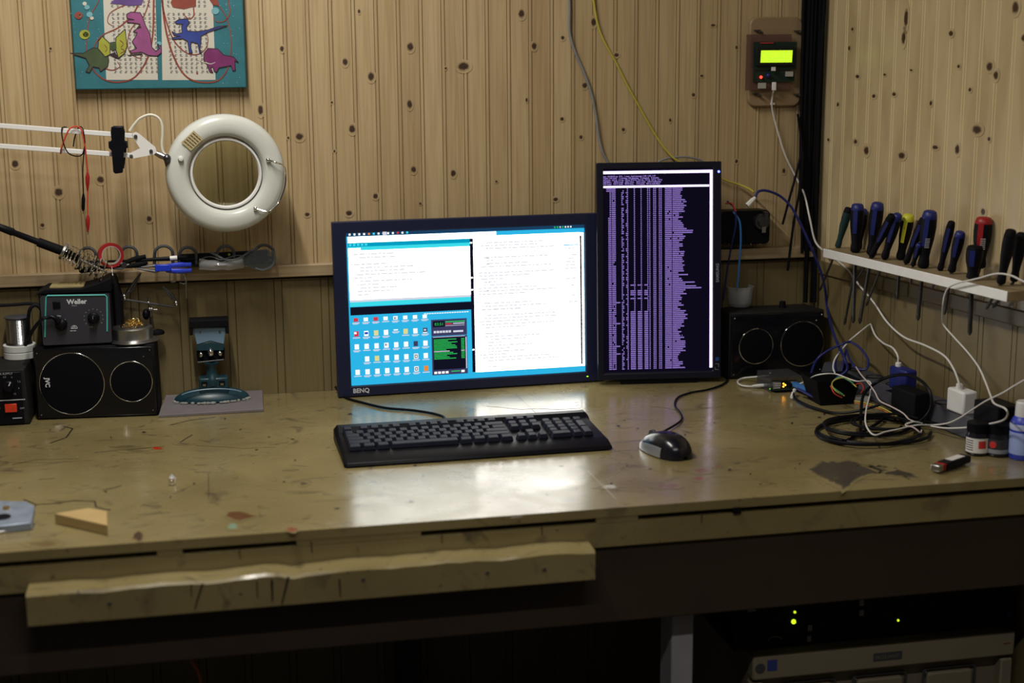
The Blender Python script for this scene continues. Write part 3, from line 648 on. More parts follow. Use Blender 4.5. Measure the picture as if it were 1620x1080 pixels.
def apoly(pts, mi, l=1):
    if l in (5, 6) and mi in (3, 4, 5, 6, 9):
        cx = sum(p[0] for p in pts)/len(pts)
        for (xa, ya), (xb, yb) in zip(pts, pts[1:]+pts[:1]):
            t_ = V(xb-xa, yb-ya, 0); L_ = max(t_.length, .1); n2_ = V(-t_.y, t_.x, 0)/L_*3.2
            mb.add([ap(90+q.x/5.226, q.y/5.226, l+.5) for q in (V(xa,ya,0)-n2_, V(xb,yb,0)-n2_, V(xb,yb,0)+n2_, V(xa,ya,0)+n2_)], [(0,1,2,3)], 8)
    mb.add([ap(90+x/5.226, y/5.226, l) for x, y in pts], [tuple(range(len(pts)))], mi)
apoly([(372,-300),(805,-300),(822,200),(835,660),(408,660)], 0); apoly([(858,-300),(1278,-300),(1312,660),(872,662)], 0)
for y0_ in range(-300, 590, 34):
    for x0_ in list(range(445, 800, 43)) + list(range(905, 1240, 43)):
        if y0_ < 100 and y0_ > 60: continue
        sh_ = y0_*.045
        for k in range(3):
            xa = x0_+sh_+random.uniform(0, 12); ya = y0_+k*8; apoly([(xa, ya), (xa+random.uniform(12, 22), ya), (xa+18, ya+4), (xa, ya+4)], 1, 2)
        apoly([(x0_+sh_+10, y0_-2), (x0_+sh_+14, y0_-2), (x0_+sh_+14, y0_+20), (x0_+sh_+10, y0_+20)], 1, 2)
def atube(pts, w0, w1, mi=2, l=3):
    P = spline([V(x, y, 0) for x, y in pts], 7); n_ = len(P); vs = []
    for i, p in enumerate(P):
        t_ = (P[min(i+1, n_-1)]-P[max(i-1, 0)]).normalized(); nn = V(-t_.y, t_.x, 0)*(w0+(w1-w0)*i/(n_-1))*.62
        for q in (p+nn, p-nn): vs.append(ap(90+q.x/5.226, q.y/5.226, l))
    mb.add(vs, [(2*i, 2*i+1, 2*i+3, 2*i+2) for i in range(n_-1)], mi)
atube([(805,-200),(800,60),(795,260),(770,420),(720,540),(640,640),(540,675),(420,668),(320,600),(250,460),(250,300),(270,150),(340,20),(360,-60)], 13, 5)
atube([(860,-200),(880,100),(920,330),(990,520),(1080,640),(1200,680),(1340,660),(1420,540),(1440,330),(1400,140),(1300,0)], 14, 5)
atube([(850,-100),(890,120),(960,320),(1060,430),(1160,450),(1230,400),(1250,320),(1220,240)], 10, 4)
atube([(700,-40),(640,100),(520,220),(380,290),(320,360),(300,420)], 12, 5); atube([(620,20),(520,60),(440,110),(420,180),(460,215)], 8, 4)
atube([(770,-20),(720,130),(620,230),(585,350),(610,440),(680,480),(710,455)], 8, 4); atube([(1410,-30),(1430,100),(1390,170),(1320,180),(1300,140)], 9, 4)
atube([(1130,60),(1130,130),(1090,155),(1040,110)], 9, 5); atube([(380,560),(460,580),(520,550),(500,510)], 8, 4)
apoly([(440,30),(480,-10),(720,-20),(700,40),(600,48),(520,35)], 7, 4); apoly([(940,20),(960,-20),(1150,-20),(1150,50),(1050,75),(960,60)], 2, 4); apoly([(1250,-20),(1330,-20),(1340,50),(1290,40)], 2, 4)
# magenta upright dinosaur
apoly([(575,120),(610,100),(690,105),(712,150),(735,215),(770,280),(785,390),(820,425),(850,400),(830,360),(862,385),(865,435),(830,462),(760,458),(700,430),(620,440),(600,425),(660,400),(622,345),(650,305),(665,270),(630,262),(650,250),(690,200),(640,190),(580,185),(590,165),(640,165),(580,150)], 3, 5)
for a_ in (((590,158),(635,158),(600,163)), ((690,210),(700,230),(660,240))): apoly(a_, 8, 6)
apoly([(575,440),(590,455),(700,440),(710,452),(590,462)], 8, 4)
# blue running dinosaur
apoly([(978,180),(1010,160),(1080,155),(1095,190),(1070,225),(1080,255),(1150,262),(1240,250),(1330,220),(1410,212),(1250,265),(1190,300),(1190,350),(1180,400),(1195,440),(1180,440),(1165,360),(1110,345),(1105,380),(1120,440),(1095,440),(1080,340),(1040,320),(955,325),(950,312),(1020,300),(970,290),(950,260),(990,280),(1035,270),(1030,215),(1045,200),(985,195)], 4, 5)
# frilled green dinosaur
apoly([(110,440),(220,440),(300,395),(370,400),(420,440),(430,500),(420,550),(360,590),(350,560),(300,550),(270,600),(240,590),(270,540),(240,480)], 5, 5)
apoly([(375,300),(440,360),(440,450),(400,470),(340,400),(345,340)], 6, 6); apoly([(490,310),(565,240),(580,380),(560,440),(510,480),(485,400)], 6, 6)
apoly([(440,350),(490,340),(495,400),(460,420),(440,400)], 5, 7); apoly([(430,450),(480,430),(520,490),(470,470)], 8, 7)
for pts_ in (((395,370),(415,400),(400,430)), ((520,330),(550,360),(530,390)), ((530,400),(560,420),(525,440))): atube(pts_, 4, 3, 2, 8)
# boar
apoly([(1215,440),(1250,400),(1330,405),(1380,455),(1460,470),(1500,515),(1470,500),(1475,580),(1455,585),(1440,540),(1340,560),(1320,595),(1300,590),(1290,550),(1270,560),(1290,600),(1265,595),(1240,530),(1215,500)], 9, 5)
atube([(1180,460),(1185,500),(1230,520)], 3, 5, 0, 6); atube([(1225,515),(1270,528),(1310,515)], 7, 3, 0, 6)
# small bubbles and creatures
for (x, y, r_, mi) in ((180,128,34,2),(250,60,22,10),(270,120,26,10),(230,30,18,0),(290,150,16,0),(190,130,12,0),(230,285,44,6),(240,285,26,5),(1310,90,32,10),(1160,605,8,2),(845,360,20,10)):
    mb.add([ap(90+(x+r_*math.cos(i*.524))/5.226, (y+r_*.9*math.sin(i*.524))/5.226, 4) for i in range(12)], [tuple(range(12))], mi)
random.seed(5)
for _ in range(90):
    x, y = random.choice(((random.uniform(110, 370), random.uniform(0, 700)), (random.uniform(1320, 1520), random.uniform(0, 700)))); r_ = random.uniform(1.5, 5)
    mb.add([ap(90+(x+r_*math.cos(i*1.05))/5.226, (y+r_*math.sin(i*1.05))/5.226, 2) for i in range(6)], [tuple(range(6))], 10)
mb.build('painted_picture', PM, cv, smooth=0)
# ------------------------------------------------------------ magnifier lamp
Hc = W(359, 275, -.125); hd = (CAM-Hc).normalized(); hd = (hd + V(.10, 0, -.06)).normalized()
HM = along(Hc, Hc+hd, (0,0,1))                                # z towards the viewer, x right-ish
if HM.col[0].x < 0: HM = HM @ Matrix.Rotation(math.pi, 4, 'Z')
lampm = thing('magnifier_lamp', 'cream round magnifier lamp on a white double arm in front of the wall', 'lamp', Hc)
mb = MB(); pf = [(.067,-.026),(.069,-.012),(.0725,-.0035),(.077,-.0005),(.086,.0008),(.098,.000),(.1045,-.003),(.1085,-.009),(.1105,-.018),(.1105,-.034),(.107,-.045),(.100,-.050),(.067,-.050)]
mb.lathe(pf, HM, 72, ring=True); mb.build('lamp_head', CREAM, lampm, smooth=50)
mb = MB(); mb.lathe([(.0605,-.026),(.0668,-.026),(.0668,-.013),(.0655,-.0095),(.0625,-.0095),(.0605,-.013)], HM, 64, ring=True); mb.build('lens_ring', WHITEP, lampm, smooth=50)
mb = MB(); k = 12; mb.lathe([(max(.0625*i/k, 1e-5), -.0175-.0045*(1-(i/k)**2)) for i in range(k+1)] + [(max(.0625*i/k, 1e-5), -.0170+.0045*(1-(i/k)**2)) for i in range(k, -1, -1)], HM, 64); mb.build('lens', LENS, lampm, smooth=60)
mb = MB(); mb.lathe([(.0675,-.0035),(.0690,-.0035),(.0690,-.0075),(.0675,-.0075)], HM, 64, ring=True); mb.build('seam', GREYP, lampm) if 0 else None
def hp(px, py, l=0.003):                                     # point on the lamp face
    p = H(px, py, HM @ V(0,0,l), hd); return p
mb = MB(); sw_ = hp(286, 251, .004); mb.lathe([(.0048,-.006),(.0052,0),(.0042,.0035),(.0001,.0045)], along(sw_, sw_+hd), 18); mb.build('switch', WHITEP, lampm)
mb = MB(); a, b, c, d = [hp(*q, .0028) for q in ((286.5,225.5),(306.5,206.5),(321.5,220),(302,238.5))]; mb.quad(a, d, c, b, 0)
for i in range(5):
    f = .15+i*.17; p_ = a+(b-a)*f; q_ = d+(c-d)*f; e_ = (b-a)*.05
    for g0, g1 in ((.1,.35),(.4,.62),(.66,.92)): mb.quad(p_+(q_-p_)*g0+hd*.0003, p_+(q_-p_)*g1+hd*.0003, p_+e_+(q_-p_)*g1+hd*.0003, p_+e_+(q_-p_)*g0+hd*.0003, 1)
mb.build('rating_label', [TANP, CDRK], lampm, smooth=0)
hpts = [(424,253,.004),(435.6,256.6,.012),(448.5,263,.012),(451.5,276,.006),(450,296,.002),(441,319,.004),(429.5,333,.010),(422,335,.012),(404,330,.004)]
mb = MB(); mb.tube(spline([hp(*q) for q in hpts], 6), .0019, 8)
for q in ((424,253),(404,330)): mb.ball(hp(*q, .004), .0042, 10)
mb.build('handle', CHROME, lampm)
# arms
AY = -.125
for (p0, p1) in (((-60,194),(218,215.5)), ((-60,226.5),(210,246))):
    a, b = W(*p0, AY), W(*p1, AY); MB().box((a+b)/2, ((b-a).length, .008, .0085), Matrix.Rotation(-math.atan2(b.z-a.z, b.x-a.x), 4, 'Y')).build('arm', WHITEP, lampm, bevel=.0008)
mb = MB(); br = [(209,211),(215,208.5),(221,212),(246,233),(248,241),(243,244.5),(208,251),(202.5,248.5),(203.5,243),(221.5,234.5),(213,222)]
mb.prism([W(x, y, AY-.006) for x, y in br][::-1], (0, .002, 0)); mb.prism([W(x, y, AY+.006) for x, y in br][::-1], (0, .002, 0)); mb.build('bracket', WHITEP, lampm, smooth=0)
for q in ((214.5,215.5),(207.5,246.8),(239,239)):
    a = W(*q, AY-.009); mb = MB().cyl(a, a+V(0,.018,0), .0033, n=14); mb.cyl(a+V(0,-.0015,0), a, .0021, n=6); mb.build('bolt', STEEL, lampm)
j0 = W(246, 242, AY); j1 = W(264, 250, AY-.006)
mb = MB(); mb.tube([j0, (j0+j1)/2, j1], [.0045,.006,.005], 12); mb.build('swivel', STEEL, lampm)
j2 = HM @ V(-.104, .018, -.020); mb = MB(); mb.tube([j1, j2], [.0065,.0065], 12); mb.ball(j1, .0075, 12); mb.build('knuckle', DSTEEL, lampm)
cpts = [(205,207),(213,196),(222,187),(237,181.5),(250,186),(256,197),(257,212),(256,228),(258,240),(266,249)]
MB().tube(spline([W(*q, AY+.004) for q in cpts]), .0024).build('power_cord', mat('cream_cord', (.62,.60,.50), .5), lampm)
# clamp on the arms
ct = W(186, 200, AY-.012); cb_ = W(187, 273, AY-.012)
ck = thing('spring_clamp', 'black spring clamp gripping the two white lamp arms', 'clamp', (ct+cb_)/2)
mb = MB(); u_ = (cb_-ct)
def cp(t, x, y): p = ct+u_*t; return V(p.x+x*.0012, p.y+y, p.z)
mb.prism([cp(0,-9,0), cp(0,9,0), cp(.12,11,0), cp(.30,10,0), cp(.36,14,0), cp(.44,13,0), cp(.52,9,0), cp(1,7,0), cp(1.02,-4,0), cp(.98,-7,0), cp(.52,-9,0), cp(.46,-13,0), cp(.36,-13,0), cp(.28,-9,0), cp(.12,-10,0)], (0, -.007, 0)); mb.build('front_jaw', BLACK, ck, bevel=.0015)
mb = MB(); mb.prism([cp(0,-8,.024), cp(0,8,.024), cp(.30,9,.024), cp(.46,12,.024), cp(.95,7,.036), cp(.95,-6,.036), cp(.46,-11,.024), cp(.3,-9,.024)], (0, .006, 0)); mb.build('rear_jaw', BLACK, ck, bevel=.0015)
mb = MB(); p = cp(.40,-14,.011); q = cp(.40,14,.011); mb.cyl(p, q, .0065, n=16); mb.build('spring_pin', BLACKM, ck)
# test leads
def cable(name, pts, r, mt, label, cat, group=None, n=7, origin=None, closed=False):
    mb = MB(); mb.tube(spline(pts, 6), r, n); return tag(mb.build(name, mt, None, origin), label, cat, group)
tl = thing('test_lead', 'red test lead with crocodile clips looped over the lamp arms', 'test lead', W(137, 290, AY-.01))
a_ = [(96,243,0),(97,235,-.01),(103,218,-.012),(110,204,-.012),(120,200,-.008),(128,204,-.012),(132,218,-.014),(135,235,-.014),(137,255,-.012),(139,275,-.01)]
MB().tube(spline([W(x, y, AY+dy) for x, y, dy in a_], 6), .0014, 7).build('wire', REDC, tl)
MB().tube(spline([W(x, y, AY-.01) for x, y in ((139,300),(138.5,320),(139,345))], 6), .0012, 7).build('wire', REDC, tl)
for q0, q1 in (((138.5,272),(138.5,302)), ((139,340),(139,367))):
    a, b = W(*q0, AY-.01), W(*q1, AY-.01); MB().tube([a, a+(b-a)*.25, a+(b-a)*.6, b], [.0016,.0038,.0034,.0014], 12).build('clip_boot', REDP, tl)
a = W(139, 366, AY-.01); MB().cyl(a, a+V(0,0,-.006), .0012, .0007, n=8).build('clip_tip', STEEL, tl)
tl = thing('test_lead', 'black test lead tied around the lamp arms beside the red one', 'test lead', W(132, 290, AY-.012))
a_ = [(105,201,.012),(98,203,-.01),(99,220,-.012),(104,236,-.012),(111,244,-.012),(122,247,.012),(130,244,-.012),(134,230,-.014),(133,214,-.014),(130,202,-.012),(124,202,.01),(118,218,.012),(116,232,.012)]
MB().tube(spline([W(x, y, AY+dy) for x, y, dy in a_], 6), .0012, 7).build('wire', BLACK, tl)
MB().tube(spline([W(x, y, AY-.014) for x, y in ((134,232),(132,250),(131,270),(131.5,290),(132,308))], 6), .0012, 7).build('wire', BLACK, tl)
a, b = W(132, 306, AY-.014), W(131.5, 334, AY-.014); MB().tube([a, a+(b-a)*.3, a+(b-a)*.85, b], [.0016,.0034,.0032,.0012], 12).build('clip_boot', BLACK, tl)
a = W(131.5, 333, AY-.014); MB().cyl(a, a+V(0,0,-.006), .0011, .0007, n=8).build('clip_tip', STEEL, tl)
# ------------------------------------------------------------ wall things, right of the monitors
pq = [W(1180, 170, 0), W(1262, 168, 0), W(1265, 27, 0), W(1184, 26, 0)]
lc = thing('display_board', 'small rounded wooden plaque on the wall carrying a glowing green display', 'display', W(1222, 100, 0))
px0, px1, pz0, pz1 = pq[0].x, pq[1].x, pq[0].z+.002, pq[2].z
def rrect(x0, x1, z0, z1, r, y, n=5):
    out = []
    for cx, cz, a0 in ((x1-r, z1-r, 0), (x0+r, z1-r, 90), (x0+r, z0+r, 180), (x1-r, z0+r, 270)):
        for i in range(n+1): q = R(a0+90*i/n); out.append(V(cx+r*math.cos(q), y, cz+r*math.sin(q)))
    return out
MB().prism(rrect(px0, px1, pz0, pz1, .017, -.001), (0, -.012, 0)).build('plaque', PLAQ, lc, bevel=.0025)
def wbox(x0, y0, x1, y1, ya, yb, shift=0):                   # box between wall depths ya > yb from a pixel rectangle
    a, b = W(x0, y1, yb), W(x1, y0, yb); mb = MB(); mb.box(((a.x+b.x)/2, (ya+yb)/2, (a.z+b.z)/2), (abs(b.x-a.x), abs(ya-yb), abs(b.z-a.z))); return mb
wbox(1179, 54, 1253, 143, -.022, -.024).build('acrylic_sheet', ACRYL, lc, bevel=.0008)
wbox(1192, 66, 1261, 111, -.027, -.030).build('display_board_panel', PCB, lc)
mb = wbox(1196, 74, 1258, 104, -.030, -.036); mb.build('display_bezel', mat('display_frame', (.012,.014,.014), .4), lc, bevel=.001)
a, b = W(1203, 99, -.0365), W(1254, 79.5, -.0365)
mb = MB().quad(V(a.x,-.0365,a.z), V(b.x-.001,-.0365,a.z), V(b.x,-.0365,b.z), V(a.x+.001,-.0365,b.z), 0)
for i in range(4):
    for j in range(20):
        x = a.x+.003+(b.x-a.x-.006)*j/20; z = b.z-.004-(b.z-a.z-.004)*i/4
        if random.random() < .7: mb.quad(V(x,-.0367,z-.0022), V(x+.0016,-.0367,z-.0022), V(x+.0016,-.0367,z), V(x,-.0367,z), 1)
mb.build('green_display', [glow('lcd_green', (.60, 1.0, .03), 1.25), glow('lcd_text', (.50, .86, .06), 1)], lc, smooth=0)
wbox(1192, 112, 1257, 130, -.025, -.028).build('controller_board', PCB, lc)
wbox(1244, 113, 1255, 121, -.028, -.034).build('relay', CHIP, lc); wbox(1201, 131, 1212, 140, -.028, -.036).build('terminal_block', CHIP, lc); wbox(1221, 106, 1227, 112, -.036, -.039).build('connector', WHITEP, lc)
MB().ball(W(1204, 122, -.032), .0030, 10).build('red_light', glow('led_red', (1, .03, .02), 5), lc)
MB().ball(W(1215.5, 119.5, -.030), .0052, 12).build('blue_buzzer', BLUEG, lc)
wbox(1203, 67.2, 1224, 68.8, -.030, -.032).build('pin_header', INKRED, lc)
for q in ((1200,49),(1263,50),(1198,149),(1263,150)):
    a = W(*q, -.016); mb = MB(); mb.tube([a+V(-.010,-.002,.001), a, a+V(.008,-.006,-.004)], [.0016,.0024,.0018], 8); mb.cyl(a+V(0,.003,0), a+V(0,-.008,0), .003, n=10); mb.build('screw', DSTEEL, lc)
wc_ = thing('white_cable', 'thin white usb cable running from the display plaque down to the white charger', 'cable', W(1240, 230, -.02))
a, b = W(1225, 130, -.034), W(1224, 143, -.034); MB().box((a+b)/2, (.0085, .005, (a-b).length)).build('plug', WHITEP, wc_, bevel=.001)
P = [W(1224,143,-.034), W(1222,152,-.02), W(1221,163,-.018), W(1223,180,-.012), W(1231,210,-.010), W(1242,245,-.010), W(1257,276,-.012), W(1272,306,-.03), W(1281,345,-.06), W(1289,380,-.07), RW(1301,395,.030), RW(1313,403,.006), RW(1340,425,.006), RW(1349,436,.02), RW(1360,452,.03), RW(1370,463,.03), RW(1385,482,.03), RW(1404,510,.03), RW(1430,533,.035), RW(1463,546,.04), RW(1493,562,.045), RW(1508,582,.05), RW(1516,602,.05), RW(1518,612,.05)]
MB().tube(spline(P, 6), .0019, 8).build('cord', CORDW, wc_)
MB().box(W(1222, 164, -.0155), (.008, .004, .004)).build('cable_clip', WHITEP, wc_)
# black box with a connector
bx = thing('junction_box', 'black plastic box with a metal connector on the wall right of the upright monitor', 'box', W(1185, 350, -.02))
a, b = W(1140, 388, -.045), W(1219, 332, -.045); 
MB().prism(rrect(a.x, b.x, a.z, b.z, .010, -.001), (0, -.044, 0)).build('housing', BLACK, bx, bevel=.002)
mb = MB(); c = W(1203, 350, -.05); mb.cyl(c+V(0,.004,0), c+V(0,-.012,0), .016, n=20); mb.cyl(c+V(0,-.012,0), c+V(0,-.018,0), .010, n=16); mb.box(c+V(.006,-.012,.010), (.008,.014,.022)); mb.build('coupler', DSTEEL, bx)
mb = MB(); c = W(1208, 362, -.062); mb.box(c, (.009, .006, .016)); mb.build('latch', STEEL, bx, bevel=.001)
for x in (1146, 1153, 1188, 1203): MB().ball(W(x, 386, -.046), .0010, 8).build('rivet', STEEL, bx)
# blue patch cable, yellow, grey
gc = thing('network_cable', 'dark blue network cable arching from the black box down into the cable tangle', 'cable', W(1240, 320, -.05))
P = [W(1192,318,-.055), W(1200,303,-.05), W(1215,302,-.05), W(1234,310,-.05), W(1250,325,-.055), W(1262,345,-.06), W(1273,368,-.065), W(1285,395,-.07), W(1297,425,-.07), W(1305,455,-.07), W(1309,490,-.07), RW(1318,525,.06), RW(1328,550,.08), RW(1336,566,.10), RW(1340,585,.10), RW(1322,600,.12), Z(1300,630,DT+.01), Z(1262,615,DT+.018)]
MB().tube(spline(P, 6), .0028, 8).build('cord', BLUEC, gc)
a, b = W(1195,312,-.056), W(1182,325,-.056); MB().tube([a, a+(b-a)*.3, b], [.003,.005,.006], 8).build('plug', WHITEP, gc)
cable('yellow_cable', [W(935,-30,-.006), W(940,8,-.006), W(946,40,-.006), W(957,68,-.006), W(975,100,-.006), W(993,136,-.006), W(1012,170,-.006), W(1036,212,-.008), W(1056,240,-.015), W(1075,256,-.02), W(1120,272,-.015), W(1150,286,-.012), W(1170,292,-.012), W(1186,299,-.03), W(1193,304,-.045)], .0022, YELC, 'thin yellow cable slanting down the wall behind the upright monitor', 'cable')
cable('grey_cable', [W(899,-30,-.006), W(901,10,-.006), W(901,50,-.006), W(909,80,-.006), W(924,115,-.006), W(936,150,-.006), W(943,185,-.006), W(947,215,-.006), W(953,240,-.008), W(962,258,-.008), W(970,280,-.008)], .0028, GREYC, 'grey cable hanging down the wall to the upright monitor', 'cable')
cable('grey_cable', [W(1035,262,-.010), W(1050,252,-.012), W(1080,248,-.012), W(1105,252,-.012), W(1120,262,-.010)], .0022, GREYC, 'short grey cable arching just above the upright monitor', 'cable')
# thin blue leads left of the cup
cable('blue_cable', [W(1160,335,-.05), W(1170,350,-.06), W(1172,380,-.058), W(1170,410,-.055), W(1168,440,-.052), W(1166,456,-.05)], .0021, LBLUE, 'bright blue cable hanging from the black box down into the plastic cup', 'cable')
cable('blue_cable', [W(1150,318,-.05), W(1162,330,-.062), W(1164,355,-.064), W(1157,390,-.05), W(1150,430,-.03), W(1144,475,-.02)], .0019, BLUEC, 'darker blue cable beside the monitor, left of the bright blue one', 'cable')
cable('red_wire', [W(1148,322,-.05), W(1158,322,-.062), W(1164,334,-.066)], .0016, REDC, 'short red wire on the black box beside the upright monitor', 'wire')
# black cable bundle in the corner
random.seed(9); k = 0
bund = thing('cable_bundle', 'thick bundle of black cables running down the corner of the walls', 'cables', (CORNER.x-.03, -.03, 1.1))
for i in range(11):
    f = i/10; xt = 1272+f*36; xb = 1262+f*26; yy = -.012-.024*random.random(); bulge = random.uniform(-3, 3); ye = random.choice((396, 468, 474, 478)) if i > 2 else (308, 352, 400)[i]
    P = []
    for j in range(9):
        y = -20+(ye+20)*j/8; t_ = j/8*ye/500
        P.append(W(xt+(xb-xt)*min(t_,1)+bulge*math.sin(t_*5+i), y, yy))
    MB().tube(spline([V(min(p.x, CORNER.x-.006), p.y, p.z) for p in P], 4), random.choice((.0035,.0045,.0055)), 8).build('cable', BLACKM, bund)
cable('black_wire', [W(1262,180,-.03), W(1268,230,-.035), W(1261,270,-.04), W(1250,310,-.04), W(1238,355,-.04)], .0026, BLACK, 'loose stiff black wire end left of the corner bundle, ending highest', 'wire')
cable('black_wire', [W(1270,240,-.04), W(1265,300,-.045), W(1256,350,-.045), W(1246,428,-.045)], .0028, BLACK, 'loose stiff black wire end left of the corner bundle, ending lower by the ledge', 'wire')
# ------------------------------------------------------------ screwdriver rack
r0, r1 = RW(1303, 394, .07), RW(1595, 460, .07); zt = (r0.z+r1.z)/2
rk = thing('screwdriver_rack', 'white edged wooden shelf strip on the right wall holding screwdrivers', 'rack', (r0+r1)/2)
sr0 = (r0-CORNER).dot(RT); sr1 = (r1-CORNER).dot(RT)
def rr(s, off, z): return CORNER + RT*s + RN*off + V(0,0,z)
def rtz(s): return r0.z+(r1.z-r0.z)*(s-sr0)/(sr1-sr0)
RZ = 1.0785; RH = .0172
mb = MB(); q = [rr(sr0,.004,0), rr(sr1,.004,0), rr(sr1,.07,0), rr(sr0,.07,0)]
mb.hexa([V(p.x, p.y, RZ-RH) for p in q], [V(p.x, p.y, RZ) for p in q]); mb.build('shelf_board', BAREW, rk, bevel=.001)
mb = MB(); q = [rr(sr0-.001,.0702,0), rr(sr1,.0702,0), rr(sr1,.0722,0), rr(sr0+.004,.0722,0)]
mb.hexa([V(p.x, p.y, RZ-RH-.0003) for p in q], [V(p.x, p.y, RZ+.0004) for p in q]); mb.build('front_edge', mat('white_edge', (.78,.77,.75), .45, noise=.08, nscale=60), rk, bevel=.0012)
SDL = 'screwdrivers in the rack'
BG = mat('black_rubber_grip', (.005,.005,.008), .55, noise=.3)
def driver(top, bot, tip, wpx, cap, stripe, label, off=.035, text=None, dk=None, flat=True, offb=None):
    A, B = RW(*top, off), RW(*bot, off if offb is None else offb); B = V(B.x, B.y, max(B.z, RZ+.0005)); T = RW(*tip, off if offb is None else offb) if tip else B+(B-A)*.9
    r = wpx*.5*((A-CAM).dot(fw)/FPX)
    root = thing('screwdriver', label, 'screwdriver', B, 0, SDL)
    d = (B-A); L_ = d.length; 
    prof = [(0,.55),(.02,.80),(.10,.95),(.28,1.0),(.48,.92),(.68,.70),(.80,.62),(.90,.72),(.97,.70),(1,.45)]
    c = [(A+d*t, r*k) for t, k in prof]
    MB().tube([x[0] for x in c[2:]], [x[1] for x in c[2:]], 18).build('handle', dk or BG, root, smooth=50)
    MB().tube([x[0] for x in c[:3]]+[A+d*.13], [x[1] for x in c[:3]]+[r*.96], 18).build('butt_cap', cap, root, smooth=50)
    view = (CAM-A).normalized(); side = d.cross(view).normalized(); out = side.cross(d).normalized()
    if out.dot(view) < 0: out = -out
    if stripe:
        mb = MB(); n_ = 8; vs = []
        for i in range(n_+1):
            t = .12+.48*i/n_
            k = 1.0 if t < .4 else 1-.22*(t-.4)/.3
            for s_ in (-.30, .30):
                vs.append(A+d*t+(out*math.cos(s_+.25)+side*math.sin(s_+.25))*(r*k*1.04))
        mb.add(vs, [(2*i, 2*i+1, 2*i+3, 2*i+2) for i in range(n_)]); mb.build('grip_stripe', stripe, root)
    if text:
        mb = MB(); zz = (out*.92-side*.38).normalized(); yx = d.normalized(); M_ = frame(A+d*.62+zz*r*1.06, -yx, zz.cross(-yx)); mb.text('PHILLIPS' if 0 else 'IIIIII', r*.9, M_, ext=.0001); mb.build('pale_marking', PRINT, root)
    hole = B; dirn = (T-B).normalized()
    r2 = max(r*.26, .0022)
    mb = MB(); Lb = (T-B).length
    mb.tube([B-dirn*.01, B+dirn*max(Lb-.018, .01), T-dirn*.006, T], [r2, r2, r2*1.15 if flat else r2, r2*.35], 10); mb.build('blade', DSTEEL, root)
    return root
driver((1343,328),(1325,393),(1297,460),14, TEALP if 0 else BLACKM, None, 'black screwdriver with dark green grip leaning left, nearest the corner', dk=mat('green_black_grip', (.008,.03,.03), .35), off=.025, offb=.04)
driver((1357,322),(1353,399),(1350,511),22, BLUEG, BLUEG, 'thick black and blue screwdriver, upright, second from the corner', offb=.045, off=.045)
driver((1366,330),(1358,395),(1336,514),15, BLUEG, None, 'slim black screwdriver mostly hidden behind the second one from the corner', off=.012, offb=.014)
driver((1389,320),(1378,404),(1360,512),22, BLUEG, BLUEG, 'thick black and blue screwdriver, upright, with its top level with the tallest near the corner')
driver((1412,340),(1378,406),(1354,445),15, BLACKM, BLUEG, 'slim blue striped screwdriver leaning strongly, third handle group from the corner', off=.060, offb=.062)
driver((1421,338),(1399,409),(1370,484),17, BLUEG, BLUEG, 'blue striped screwdriver leaning left just left of the yellow one', off=.048, offb=.050)
driver((1438,339),(1424,410),(1419,474),20, YELP, YELP, 'black screwdriver with yellow cap and yellow stripe', off=.022, offb=.022)
driver((1462,345),(1433,416),(1426,440),15, BLACKM, BLUEG, 'blue striped screwdriver leaning left just right of the yellow one', off=.045, offb=.05)
driver((1455,385),(1444,420),(1440,450),11, BLUEG, BLUEG, 'short blue screwdriver tucked in front of the largest one', off=.058, offb=.058)
driver((1472,333),(1460,424),(1452,507),25, BLUEG, BLUEG, 'largest black and blue screwdriver with pale writing on its grip', text=1, off=.045, offb=.045)
driver((1506,350),(1487,428),(1474,458),14, BLACKM, BLUEG, 'narrow waisted black screwdriver with a flared round butt')
driver((1520,366),(1505,430),(1494,498),18, BLUEG, BLUEG, 'short black screwdriver with one blue stripe left of the red one', off=.04, offb=.04)
driver((1557,343),(1549,424),(1533,473),28, REDP, REDP, 'black and red screwdriver, the only red one', text=1, off=.015, offb=.018)
driver((1543,388),(1538,441),(1534,530),27, BLACKM, BLUEG, 'stubby wide black and blue screwdriver in front of the red one', off=.05, offb=.05)
driver((1600,363),(1583,449),(1560,489),20, BLACKM, None, 'all black screwdriver left of the last one at the right edge', off=.045, offb=.045)
driver((1617,368),(1604,445),(1570,487),19, BLACKM, None, 'black screwdriver at the very right edge, behind its neighbour', off=.018, offb=.018)
# cable draped over the rack
wc2 = cable('twisted_cable', [RW(1660,450,.06), RW(1625,447,.07), RW(1600,436,.072), RW(1576,433,.078), RW(1545,441,.082), RW(1518,447,.082), RW(1502,454,.080), RW(1495,465,.076), RW(1492,480,.074), RW(1491,500,.06), RW(1493,514,.05), RW(1510,534,.045), RW(1530,556,.045), RW(1548,580,.05), RW(1559,604,.055), RW(1567,625,.07), RW(1573,638,.09), RW(1590,646,.11), RW(1594,656,.105), RW(1586,665,.095), RW(1562,671,.090), RW(1530,676,.088), RW(1495,677,.088), RW(1470,673,.095), Z(1448,667,DT+.024), Z(1435,670,DT+.024)], .0016, CORDW, 'thin cream wire draped over the white rack edge and down past the jars', 'cable')
